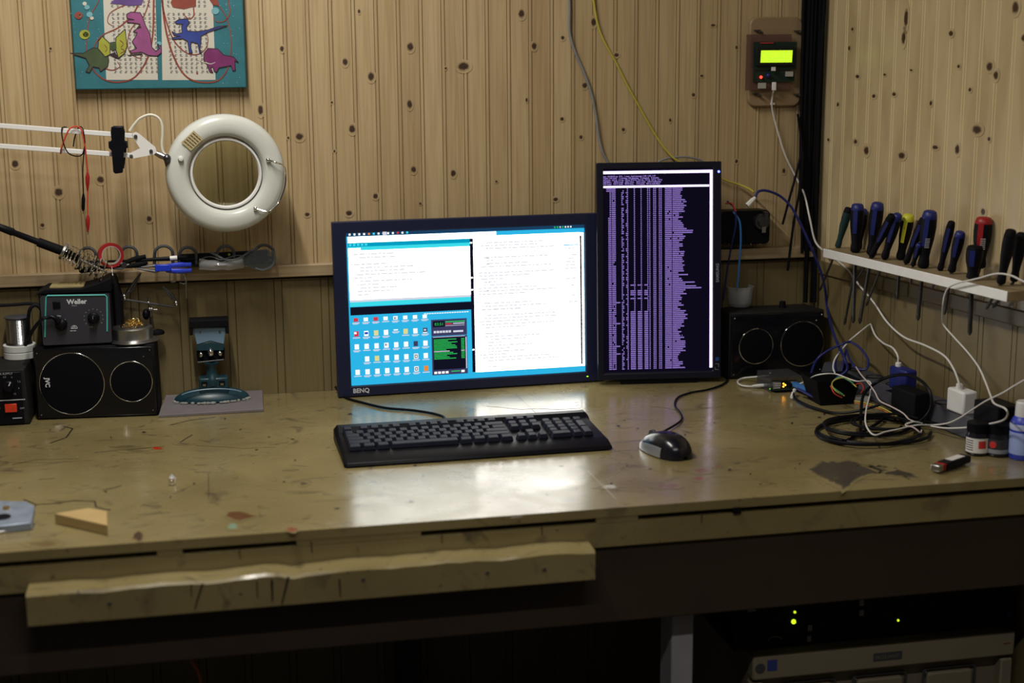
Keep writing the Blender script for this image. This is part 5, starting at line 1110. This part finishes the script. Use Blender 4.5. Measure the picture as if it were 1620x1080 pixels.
cable('wire_hook', [tw(289,431,ty+.004), tw(294,442,ty+.004), tw(294.5,455,ty+.004), tw(295,472,ty+.004)], .0013, STEEL, 'long straight steel hook wire hanging below the tool rail', 'hook')
cable('wire_hook', [tw(269,431,ty), tw(268.5,442,ty), tw(271,446,ty-.004), tw(278,445,ty-.006)], .0010, STEEL, 'short L shaped steel hook hanging under the blue block', 'hook')
# ------------------------------------------------------------ bits on the bench, left front
p = Z(272, 767)
cpn = thing('metal_fitting', 'tiny shiny metal fitting lying on the bench left of the keyboard', 'cap', p)
MB().lathe([(.0001,.0005),(.0045,.0005),(.0058,.004),(.0052,.009),(.0030,.0105),(.0001,.0108)], Matrix.Translation(p), 20).build('cap', CHROME, cpn)
MB().prism([p+V(-.003,.006,.001), p+V(.003,.006,.001), p+V(.007,.006,.008), p+V(.001,.006,.017), p+V(-.004,.006,.012)], (0,.0008,0)).build('tab', mat('tab_white', (.75,.75,.75), .3, .3), cpn)
q = [Z(85,827), Z(171,846), Z(173,821,DT+.0), Z(150,803)]
wz = .016
A_, B_, C_, D_ = Z(85,826), Z(172,847), Z(168,816), Z(120,812)
tp = [Z(86,812,DT+wz), Z(170,830.5,DT+wz), Z(169,808,DT+wz), Z(140,803,DT+wz)]
mb = MB(); bt = [V(t_.x, t_.y, DT+.0004) for t_ in tp]; mb.hexa(bt, tp); tag(mb.build('wood_wedge', OAKBLK, None, smooth=0, bevel=.0008), 'light wooden wedge block on the front left of the bench', 'wood block')
jz = DT+.012
jt = thing('metal_jig', 'painted grey-blue metal plate with a screw at the left edge of the bench', 'metal plate', Z(20, 830))
JM = mat('jig_paint', (.24,.29,.38), .35, metal=.3, noise=.35, nscale=60)
tp = [Z(-40,806,jz), Z(-40,836,jz), Z(49,826,jz), Z(55,800,jz), Z(42,793,jz), Z(-40,790,jz)]; mb = MB(); mb.prism([V(t_.x,t_.y,DT+.0005) for t_ in tp], (0,0,.0115)); mb.build('plate', JM, jt, bevel=.0012)
tp = [Z(-40,838,DT+.004), Z(-40,846,DT+.004), Z(52,833,DT+.004), Z(56,826,DT+.004)]; mb = MB(); mb.prism([V(t_.x,t_.y,DT+.0005) for t_ in tp], (0,0,.0035)); mb.build('front_lip', STEEL, jt, bevel=.0008)
p = Z(10,805,jz); mb = MB(); mb.lathe([(.0001,.004),(.0050,.0035),(.0055,0),(.0001,0)][::-1], Matrix.Translation(p), 18); mb.build('screw_head', BRASS, jt)
mb = MB(); p = Z(4,818,jz); mb.ball(p+V(0,0,.0005), (.012,.014,.0025), 12); mb.build('dark_blob', BLACKM, jt)
# ------------------------------------------------------------ right side: strip, chargers, clutter
def rbox(s0, s1, o0, o1, z0, z1, mi=0, mb=None):
    mb = mb or MB(); q = [rr(s0,o0,0), rr(s1,o0,0), rr(s1,o1,0), rr(s0,o1,0)]
    mb.hexa([V(p.x,p.y,z0) for p in q], [V(p.x,p.y,z1) for p in q], mi); return mb
SZ = .838
stp = thing('power_strip', 'dark grey power strip lying on the bench along the right wall', 'power strip', rr(.4,.035,DT))
mb = MB(); q = [rr(.14,.008,0), rr(.66,.008,0), rr(.66,.062,0), rr(.14,.062,0)]; q2 = [rr(.14,.008,0), rr(.66,.008,0), rr(.66,.050,0), rr(.14,.050,0)]
mb.hexa([V(p.x,p.y,DT+.0005) for p in q], [V(p.x,p.y,SZ) for p in q2]); mb.build('housing', GREYP, stp, bevel=.003)
p = RW(1337,578,.05); MB().ball(V(p.x,p.y,p.z), .0036, 10).build('red_light', glow('strip_red', (1,.02,.02), 3), stp)
MB().box(V(p.x+.004,p.y+.002,(SZ+p.z)/2), (.016,.012,p.z-SZ+.008)).build('switch', BLACK, stp)
for s_ in (.23,.30,.37,.53,.60): c = rr(s_,.03,SZ-.0005); MB().lathe([(.0165,0),(.0170,.0012),(.0150,.0016),(.0145,-.001),(.0001,-.001)], Matrix.Translation(c), 24).build('socket', BLACK, stp)
# white charger
def charger(px0, px1, py0, py1, off, dep, mt, name, label, bev=.004):
    a, b = RW(px0, py1, off), RW(px1, py0, off); s0_ = (a-CORNER).dot(RT); s1_ = (b-CORNER).dot(RT)
    root = thing(name, label, 'charger', rr((s0_+s1_)/2, off, a.z)); rbox(min(s0_,s1_), max(s0_,s1_), off-dep, off+0.0, a.z, b.z).build('housing', mt, root, bevel=bev); return root, a, b
w1, a, b = charger(1496, 1525, 621, 648, .055, .030, WHITEP, 'usb_charger', 'white cube usb charger plugged into the strip with a white plug on top')
c0 = RW(1516, 622, .042); c1_ = RW(1518.5, 607, .042); MB().tube([c0, c1_], .0062, 12).build('plug', WHITEP, w1, bevel=.001)
mb = MB(); mb.cyl(V(a.x+.012,a.y-.02,SZ-.001), V(a.x+.012,a.y-.02,a.z+.002), .008, n=12); mb.build('pins', BLACK, w1)
w1, a, b = charger(1405, 1433, 587, 613, .062, .026, BLUEG, 'usb_charger', 'dark blue usb charger with a white plug, above the black adapter')
c0 = RW(1421, 588, .050); c1_ = RW(1421.5, 573, .050); MB().tube([c0, c1_], .0058, 12).build('plug', WHITEP, w1, bevel=.001)
bz = a.z
a2, b2 = RW(1400, 662, .075), RW(1465, 616, .075)
ad_ = thing('power_adapter', 'black power adapter block under the dark blue charger', 'adapter', V(a2.x, a2.y, DT))
s0_, s1_ = (a2-CORNER).dot(RT), (b2-CORNER).dot(RT)
rbox(s0_, s0_+(s1_-s0_)*.47, .036, .078, SZ+.001, bz-.0005).build('upper_block', BLACK, ad_, bevel=.002); rbox(s0_+(s1_-s0_)*.40, s1_, .064, .098, DT+.001, RW(1460,622,.08).z).build('lower_block', BLACKM, ad_, bevel=.003)
rbox(s0_, s0_+(s1_-s0_)*.45, .064, .085, DT+.001, a2.z+.006).build('front_block', BLACKM, ad_, bevel=.003)
a3, b3 = RW(1548, 662, .05), RW(1590, 644, .05); s0_, s1_ = (a3-CORNER).dot(RT), (b3-CORNER).dot(RT)
tag(rbox(s0_, s1_, .015, .062, SZ+.0005, b3.z).build('power_adapter', BLACK, None, bevel=.003), 'black cube adapter on the power strip behind the two jars', 'adapter')
c2_ = cable('white_cable', [RW(1421,573,.050), RW(1420,562,.05), RW(1412,550,.045), RW(1398,543,.03), RW(1386,532,.018), RW(1380,520,.010), RW(1377,513,.006), RW(1368,519,.012), RW(1352,532,.03), RW(1345,538,.045), RW(1336,548,.06), RW(1322,566,.085), RW(1318,580,.10), RW(1321,591,.11)], .0018, CORDW, 'white cable peaking against the right wall then dropping to the blue charger', 'cable')
MB().ball(RW(1377.5,512.5,.004), .0026, 8).build('wall_nail', STEEL, None); bpy.data.objects['wall_nail']['label'] = 'small nail in the right wall carrying the white cable peak'; bpy.data.objects['wall_nail']['category'] = 'nail'
# single board computer
pi0 = Z(1222, 621)
rp = thing('single_board_computer', 'small circuit board computer in a clear case with orange lights', 'computer', pi0+V(.03,.03,0)); 
X_, Y_ = pi0.x-.004, pi0.y
XW, YW = .066, .072; ZH = .030
mb = MB()
for dx in (0, XW): mb.box((X_+dx, Y_+YW/2, DT+ZH/2+.001), (.002, YW, ZH))
mb.box((X_+XW/2, Y_+YW/2, DT+ZH), (XW, YW, .002)); mb.box((X_+XW/2, Y_+YW, DT+ZH/2+.001), (XW, .002, ZH)); mb.build('clear_case', mat('clear_case', (.07,.07,.075), .1, alpha=.42), rp)
MB().box((X_+XW/2+.002, Y_+YW/2-.004, DT+.006), (XW-.004, YW+.006, .0016)).build('circuit_board', PCB, rp)
for i in range(2):
    mb = MB(); mb.box((X_+.012+i*.0, Y_+.004, DT+.015) if not i else (X_+.050, Y_+.004, DT+.014), (.016,.016,.015)); mb.build('usb_port', STEEL, rp, bevel=.0006)
for i in range(3): MB().box((X_+.012, Y_-.0045, DT+.0105+i*.0042), (.013,.0006,.0012)).build('port_slot', PRINT, rp)
for dx, dz in ((.026,.012),(.026,.018),(.030,.015)): MB().ball((X_+dx, Y_-.0025, DT+dz), .0020, 8).build('orange_light', glow('led_orange', (1.0,.36,.03), 5), rp)
MB().ball((X_-.001, Y_+.001, DT+.008), .0014, 8).build('green_light', glow('led_g2', (.2,1,.05), .8), rp)
MB().cyl((X_+.040, Y_+.002, DT+.014), (X_+.040, Y_-.006, DT+.014), .0045, n=14).build('round_jack', BLACK, rp)
cable('white_cable', [Z(1216,594,DT+.016), Z(1195,596,DT+.012), Z(1176,598,DT+.006), Z(1167,603,DT+.004), Z(1172,609,DT+.004), Z(1188,611,DT+.004), Z(1214,609,DT+.006)], .0018, CORDW, 'short white cable looping left out of the clear cased computer', 'cable')
a, b = Z(1190,610.5,DT+.006), Z(1213,609,DT+.007); tag(MB().tube([a, a+(b-a)*.4, b], [.0022,.0034,.0034], 10).build('cable_plug', WHITEP, None), 'white round plug left of the clear cased computer', 'plug')
a, b = Z(1256,607,DT+.016), Z(1290,622,DT+.016)
un = tag(bar('usb_plug', a, b, .009, .012, LBLUE, 'x', 'plug'), 'bright blue usb plug sticking out right of the small computer', 'plug')
un.location.z += 0
# black tapered bin of wires
tq = [Z(1284,597,DT+.052), Z(1352,601,DT+.052)]
bt0, bt1 = Z(1298,642), Z(1352,640)
bn = thing('black_bin', 'black tapered plastic bin full of wires among the cable tangle', 'bin', (bt0+bt1)/2+V(0,.03,0))
hx = .050
def ringq(x0, x1, y0, y1, z): return [V(x0,y0,z), V(x1,y0,z), V(x1,y1,z), V(x0,y1,z)]
bo, to = ringq(bt0.x, bt1.x, bt0.y, bt0.y+.06, DT+.001), ringq(bt0.x-.012, bt1.x+.010, bt0.y-.006, bt0.y+.07, DT+hx)
bi, ti = ringq(bt0.x+.002, bt1.x-.002, bt0.y+.002, bt0.y+.058, DT+.004), ringq(bt0.x-.010, bt1.x+.008, bt0.y-.004, bt0.y+.068, DT+hx)
mb = MB(); mb.add(bo+to+ti+bi, [(3,2,1,0)]+[(i,(i+1)%4,4+(i+1)%4,4+i) for i in range(4)]+[(4+i,4+(i+1)%4,8+(i+1)%4,8+i) for i in range(4)]+[(8+i,8+(i+1)%4,12+(i+1)%4,12+i) for i in range(4)]+[(12,13,14,15)]); mb.build('bin_body', BLACKM, bn, smooth=0)
bc = (bt0+bt1)/2+V(0,-.008,0)
bzs = DT+.05
def Zs(pts): return [Z(x, y, DT+z) for x, y, z in pts]
cable('coloured_wire', Zs([(1355,612,.05),(1338,598,.058),(1322,600,.055),(1316,608,.045),(1322,618,.035),(1336,626,.025)]), .0013, YELC, 'thin yellow wire curling over the rim of the black bin', 'wire')
cable('coloured_wire', Zs([(1350,606,.055),(1330,596,.058),(1318,603,.05),(1318,612,.040),(1334,624,.03)]), .0012, mat('green_wire', (.04,.22,.10), .45), 'thin green wire curling in front of the black bin', 'wire')
cable('coloured_wire', Zs([(1314,610,.045),(1320,622,.033),(1332,629,.024)]), .0012, REDC, 'thin red wire on the front of the black bin', 'wire')
cable('coloured_wire', Zs([(1352,634,.02),(1372,638,.022),(1395,645,.020),(1412,654,.016),(1424,662,.012)]), .0014, YELC, 'yellow and green ribbon wire running right from the bin, upper strand', 'wire')
cable('coloured_wire', Zs([(1352,637,.018),(1372,641,.020),(1395,648,.018),(1410,656,.014),(1422,664,.010)]), .0014, mat('orange_wire', (.45,.14,.03), .45), 'orange wire running right from the bin just under the yellow one', 'wire')
cable('coloured_wire', Zs([(1354,608,.04),(1362,606,.045),(1366,614,.04),(1362,622,.03)]), .0012, REDC, 'small red wire curl on the right rim of the bin', 'wire')
# white twisted pair paths
TW = 'white and red twisted wires over the tangle'
cable('twisted_wire', Zs([(1263,608,.018),(1276,602,.03),(1290,594,.055),(1308,591,.062),(1324,592,.060),(1340,598,.058),(1356,603,.056),(1372,602,.054),(1378,608,.050),(1376,625,.036),(1371,645,.030),(1369,666,.026),(1374,680,.022),(1384,688,.018),(1400,683,.020),(1420,679,.020),(1440,674,.020),(1455,672,.020)]) + [RW(1478,672,.085), RW(1500,669,.080), RW(1518,661,.078), RW(1538,648,.076), RW(1560,634,.078), RW(1585,622,.08), RW(1605,610,.075), RW(1640,590,.07)], .0015, CORDW, 'long white and red wire arching over the bin and looping across the tangle', 'wire')
cable('twisted_wire', Zs([(1354,580,.06),(1362,592,.058),(1374,606,.054),(1384,620,.044),(1392,634,.034),(1410,643,.028),(1428,653,.022),(1438,663,.016),(1446,667,.022),(1436,669,.024),(1433,673,.022),(1445,676,.020),(1456,684,.012),(1458,680,.012)]), .0014, mat('pink_white_cord', (.55,.45,.43), .5), 'pinkish white wire slanting down right from the bin', 'wire')
# black coils
def coil(cx, cy, rx, ry, z, n_, jit, seed):
    random.seed(seed); P = []; 
    for i in range(n_*14):
        a = i*2*math.pi/14; j = 1+jit*math.sin(a*.37+seed)+random.uniform(-.015,.015); P.append(Z(cx+rx*j*math.cos(a)+7*math.sin(i*.21+seed), cy+ry*j*math.sin(a)+2.5*math.sin(i*.33+seed*2), DT+z+.0015*math.sin(a*1.7+seed)+.002*(i//14)))
    return P
cable('black_cable', coil(1378, 682, 86, 19, .004, 2, .05, 1)[:26]+[Z(1345,694,DT+.004), Z(1330,697,DT+.005)], .0030, BLACK, 'black cable lying in the widest flat coil, ending in a plug', 'cable')
a, b = Z(1312,693,DT+.006), Z(1334,699,DT+.006); tag(bar('cable_plug', a, b, .010, .008, BLACK, 'x', 'plug'), 'black plug at the front of the coiled black cable', 'plug')
cable('black_cable', coil(1370, 672, 66, 14, .010, 2, .08, 4), .0026, BLACK, 'black cable coiled on top of the widest coil', 'cable')
cable('black_cable', coil(1400, 668, 52, 12, .016, 2, .10, 8), .0024, BLACKM, 'matt black cable in the small upper coil beside the adapter', 'cable')
cable('black_cable', Zs([(1254,619,.012),(1258,630,.008),(1275,640,.006),(1298,648,.005),(1320,653,.005),(1345,652,.010),(1372,646,.020),(1392,640,.030)]), .0026, BLACK, 'black cable from the small computer to the tangle', 'cable')
a, b = Z(1252,628,DT+.008), Z(1257,617,DT+.012); tag(MB().tube([a, b], [.0030,.0040], 10).build('cable_plug', WHITEP, None), 'small white plug tip below the small computer', 'plug')
cable('black_cable', [Z(1362,690,DT+.004), Z(1362,660,DT+.012), RW(1366,625,.14), RW(1385,606,.10), RW(1410,595,.085), RW(1436,593,.085), RW(1458,603,.088), RW(1471,620,.090), RW(1474,640,.090), RW(1466,657,.095), Z(1448,672,DT+.008), Z(1425,684,DT+.004), Z(1390,690,DT+.004)], .0030, BLACK, 'thick black cable arching in front of the blue charger', 'cable')
cable('black_cable', Zs([(1455,664,.014),(1490,672,.010),(1520,684,.006),(1545,699,.004),(1562,704,.004)]), .0024, BLACK, 'black cable running from the tangle toward the jars', 'cable')
cable('blue_cable', [RW(1345,540,.06), RW(1330,545,.08), RW(1306,557,.10), RW(1290,572,.12), Z(1281,600,DT+.035), Z(1280,612,DT+.020)], .0024, BLUEC, 'dark blue cable loop on the left of the tangle top', 'cable')
cable('blue_cable', [RW(1345,540,.05), RW(1358,548,.045), RW(1370,562,.045), RW(1374,575,.05), RW(1369,584,.06), RW(1355,582,.07), RW(1345,570,.07), RW(1338,552,.06)], .0024, BLUEC, 'dark blue cable loop on the right of the tangle top', 'cable')
cable('blue_cable', [RW(1338,545,.055), RW(1326,560,.07), RW(1321,578,.085), RW(1328,592,.09), RW(1334,575,.08), RW(1338,555,.06)], .0024, BLUEC, 'dark blue cable strand dropping in the middle of the tangle', 'cable')
tag(MB().box(Z(1325,700,DT+.004) if 0 else V(*(Z(1352,640,DT)+V(.02,.02,.006))), (.03,.02,.012)).build('white_connector', WHITEP, None, bevel=.002), 'small pale connector block on the bench beside the bin', 'connector')
# ------------------------------------------------------------ jars, bottle, lighter
def jar(px, py, r_, h_, label, lab, dark):
    p = Z(px, py); p = V(p.x, p.y+r_*.9, DT); root = thing('jar', label, 'jar', p); M_ = Matrix.Translation(p)
    MB().lathe([(.0001,.0005),(r_-.002,.0005),(r_,.003),(r_,h_*.62),(r_*.9,h_*.70),(r_*.9,h_*.72)], M_, 36).build('jar_body', mat('jar_glass', (.012,.012,.016), .1), root, smooth=40)
    MB().lathe([(r_*.92,h_*.70),(r_*.96,h_*.72),(r_*.96,h_*.98),(r_*.90,h_),(.0001,h_)], M_, 36).build('lid', BLACK, root, smooth=40)
    v = CAM-p; a0 = math.atan2(v.y, v.x)
    def arc(a, b, z0, z1, mt, nm, rad=1.012, par=root):
        mb = MB(); n_ = 12; vs = []
        for i in range(n_+1):
            q = a0+a+(b-a)*i/n_
            for z in (z0, z1): vs.append(M_ @ V(r_*rad*math.cos(q), r_*rad*math.sin(q), z))
        mb.add(vs, [(2*i, 2*i+2, 2*i+3, 2*i+1) for i in range(n_)]); return mb.build(nm, mt, par)
    return root, arc, M_, a0
r_ = .0195
j1_, arc, M_, a0 = jar(1554, 722, r_, .056, 'small black lidded jar with a white and red label, left of the pair', 0, 0)
lb = arc(-1.25, 1.2, .006, .031, LABELW, 'label'); 
for i in range(5): arc(-1.15, -.35, .010+i*.004, .0115+i*.004, CDRK, 'small_print', 1.018, lb if 0 else j1_)
arc(.10, .75, .014, .027, INKRED, 'red_emblem', 1.018)
j2_, arc, M_, a0 = jar(1586, 724, r_, .056, 'small black lidded jar with a black label and red disc, right of the pair', 0, 0)
arc(-1.2, 1.2, .006, .031, mat('jar_label_dark', (.03,.03,.035), .5), 'label'); arc(-1.0, 1.1, .007, .014, PRINTD, 'pale_band', 1.018)
mb = MB(); q = a0-.38; cc = M_ @ V(r_*1.03*math.cos(q), r_*1.03*math.sin(q), .022); mb.lathe([(.0001,.0004),(.0058,.0002),(.0060,-.001)][::-1], along(cc, cc+V(math.cos(q), math.sin(q), 0)), 24); mb.build('red_disc', INKRED, j2_)
p = Z(1625, 729); p = V(p.x, p.y+.018, DT); bt_ = thing('bottle', 'blue and white plastic bottle at the right edge beside the jars', 'bottle', p); M_ = Matrix.Translation(p)
MB().lathe([(.0001,.0005),(.0195,.0005),(.021,.003),(.021,.060),(.017,.070),(.014,.073)], M_, 32).build('bottle_body', mat('bottle_blue', (.03,.05,.40), .35), bt_, smooth=40)
MB().lathe([(.0212,.010),(.0214,.011),(.0214,.046),(.0212,.047)], M_, 32).build('label', mat('bottle_label', (.30,.38,.68), .5), bt_, smooth=40)
MB().lathe([(.0213,.051),(.0215,.052),(.0215,.060),(.0213,.061)], M_, 32).build('label_band', mat('bottle_band', (.45,.50,.70), .5), bt_, smooth=40)
MB().lathe([(.014,.072),(.0145,.074),(.0140,.096),(.012,.098),(.0001,.098)], M_, 28).build('cap', WHITEP, bt_, smooth=40)
a, b = Z(1481,740,DT+.009), Z(1528,724,DT+.009); d = (b-a).normalized()
lt = thing('lighter', 'black cigarette lighter with a red button lying on the right of the bench', 'lighter', V((a.x+b.x)/2, (a.y+b.y)/2, DT))
MF = frame((a+b)/2, d, V(-d.y, d.x, 0)); L_ = (b-a).length
def lz(x, y, z): return MF @ V(x, y, z)
def capsule(x0, x1, w_, h_, mt, nm, par, bev=.003):
    mb = MB(); mb.add([lz(x, y, z) for x in (x0, x1) for y in (-w_/2, w_/2) for z in (-h_/2, h_/2)], [(0,1,3,2),(4,6,7,5),(0,4,5,1),(2,3,7,6),(0,2,6,4),(1,5,7,3)]); return mb.build(nm, mt, par, bevel=bev, seg=3)
capsule(-L_/2+.016, L_/2, .021, .0125, BLACK, 'body', lt); capsule(-L_/2+.008, -L_/2+.018, .017, .0115, REDP, 'red_button', lt, .002); capsule(-L_/2-.004, -L_/2+.009, .018, .012, STEEL, 'metal_hood', lt, .003)
mb = MB(); mb.add([lz(x, y, .0066) for x, y in ((-.008,-.006),(L_/2-.012,-.006),(L_/2-.012,.008),(-.008,.008))], [(0,1,2,3)]); mb.build('label', LABELW, lt)
# ------------------------------------------------------------ under the bench
cy_ = -.75; A_ = W(1187,1037,cy_); B_ = W(1601,991,cy_); CZ = (A_.z+B_.z)/2
pc = thing('computer_case', 'large beige computer case standing under the bench on the right', 'computer case', ((A_.x+B_.x)/2, -.5, 0))
MB().box(((A_.x+B_.x)/2, cy_+.24, CZ/2+.001), (B_.x-A_.x-.004, .46, CZ-.002)).build('case_shell', BEIGED, pc, bevel=.004)
fy = cy_; x0_, x1_ = A_.x, B_.x
mb = MB(); mb.box(((x0_+x1_)/2, fy, CZ-.022), (x1_-x0_, .026, .044)); mb.build('top_band', BEIGE, pc, bevel=.004)
for x in (x0_+.010, x1_-.012): MB().box((x, fy+.002, (CZ-.05)/2), (.022, .024, CZ-.05)).build('side_stile', BEIGE, pc, bevel=.003)
for i in range(3):
    xa = x0_+.065+i*.130; MB().prism(rrect(xa, xa+.085, .06, CZ-.068, .006, fy+.010)[::-1], (0,-.010,0)).build('door_panel', BEIGE, pc, bevel=.003)
    MB().ball((xa-.004, fy-.001, CZ-.064), .0022, 8).build('door_pin', STEEL, pc)
    MB().tube(rrect(xa-.006, xa+.091, .05, CZ-.060, .008, fy+.004), .0022, 6, closed=True).build('door_frame', GREYP, pc)
p = W(1197,1048,fy-.0135); 
MB().lathe([(.0001,.001),(.0085,.001),(.009,0)][::-1], along(V(x0_+.013,fy-.013,CZ-.022), V(x0_+.013,fy-.02,CZ-.022)), 24).build('round_badge', GREYP, pc)
MB().box((x0_+.034, fy-.0135, CZ-.018), (.017, .001, .019)).build('blue_sticker', mat('sticker_blue', (.03,.05,.22), .5), pc)
mb = MB(); mb.box(((x0_+x1_)/2+.002, fy-.0135, CZ-.022), (.052, .001, .014)); mb.text('PROLIANT', .0095, XZ(V((x0_+x1_)/2-.022, fy-.0142, CZ-.0255)), mi=1, ext=.0001); mb.build('name_plate', [GREYP, BEIGED], pc, smooth=0)
mb = MB(); mb.text('hp', .011, XZ(V(x1_-.022, fy-.0134, CZ-.024)), ext=.0001) if 0 else mb.box((x1_-.016, fy-.0133, CZ-.020), (.012,.0006,.002)); mb.build('red_mark', mat('dull_red', (.18,.05,.04), .5), pc)
sv = thing('rack_server', 'flat black server with green lights on top of the beige case', 'server', ((A_.x+B_.x)/2, -.5, CZ+.001))
SV0 = CZ+.0015; SV1 = SV0+.088
MB().box(((x0_+x1_)/2-.01, cy_+.25, (SV0+SV1)/2), (x1_-x0_+.03, .48, SV1-SV0)).build('housing', GLOSSB if 0 else mat('server_black', (.006,.006,.010), .45), sv, bevel=.002)
sf = cy_+.009
def led(px, py, r_, mt, nm='green_light'): MB().ball(W(px, py, sf), r_, 10).build(nm, mt, sv)
GL = glow('server_green', (.62, 1.0, .02), 1.6)
led(1255.5, 983, .0042, GL); led(1257.5, 968, .0022, GL); led(1421, 981, .0020, GL); led(1219.5, 958, .0012, glow('server_green_dim', (.02,.6,.05), .8))
for px, py in ((1281,993),(1279.5,1010),(1363,953),(1363,969)):
    c = W(px, py, sf-.001); MB().box(c, (.0085,.002,.011)).build('drive_tab', mat('tab_grey', (.20,.19,.22), .5), sv, bevel=.0006)
for px in (1283, 1363, 1421): a, b = W(px, 1010 if px < 1300 else 995, sf), W(px, 952, sf); MB().box((a.x-.008, sf-.001, (SV0+SV1)/2), (.0015, .002, SV1-SV0-.012)).build('drive_divider', BLACKM, sv)
c = W(1189, 963, sf); MB().box(c, (.014,.002,.008)).build('badge', PRINTD, sv); c = W(1226, 1012, sf); MB().tube([c+V(.012*math.cos(R(q)),0,.006*math.sin(R(q))) for q in range(0,181,20)], .0007, 5).build('arc_mark', PRINTD, sv)
c = W(1605, 970, sf); MB().box((min(c.x, x1_-.002), sf-.001, c.z), (.008,.002,.008)).build('blue_mark', mat('dim_blue_mark', (.03,.05,.18), .5), sv)
tag(MB().tube(spline([V(-.08,-.70,.42), V(-.06,-.69,.50), V(-.085,-.68,.56), V(-.10,-.66,.62), V(-.10,-.64,.70)]), .003, 8).build('orange_cable', mat('orange_cord', (.35,.09,.02), .5), None), 'orange cable hanging in the dark under the bench on the left', 'cable')
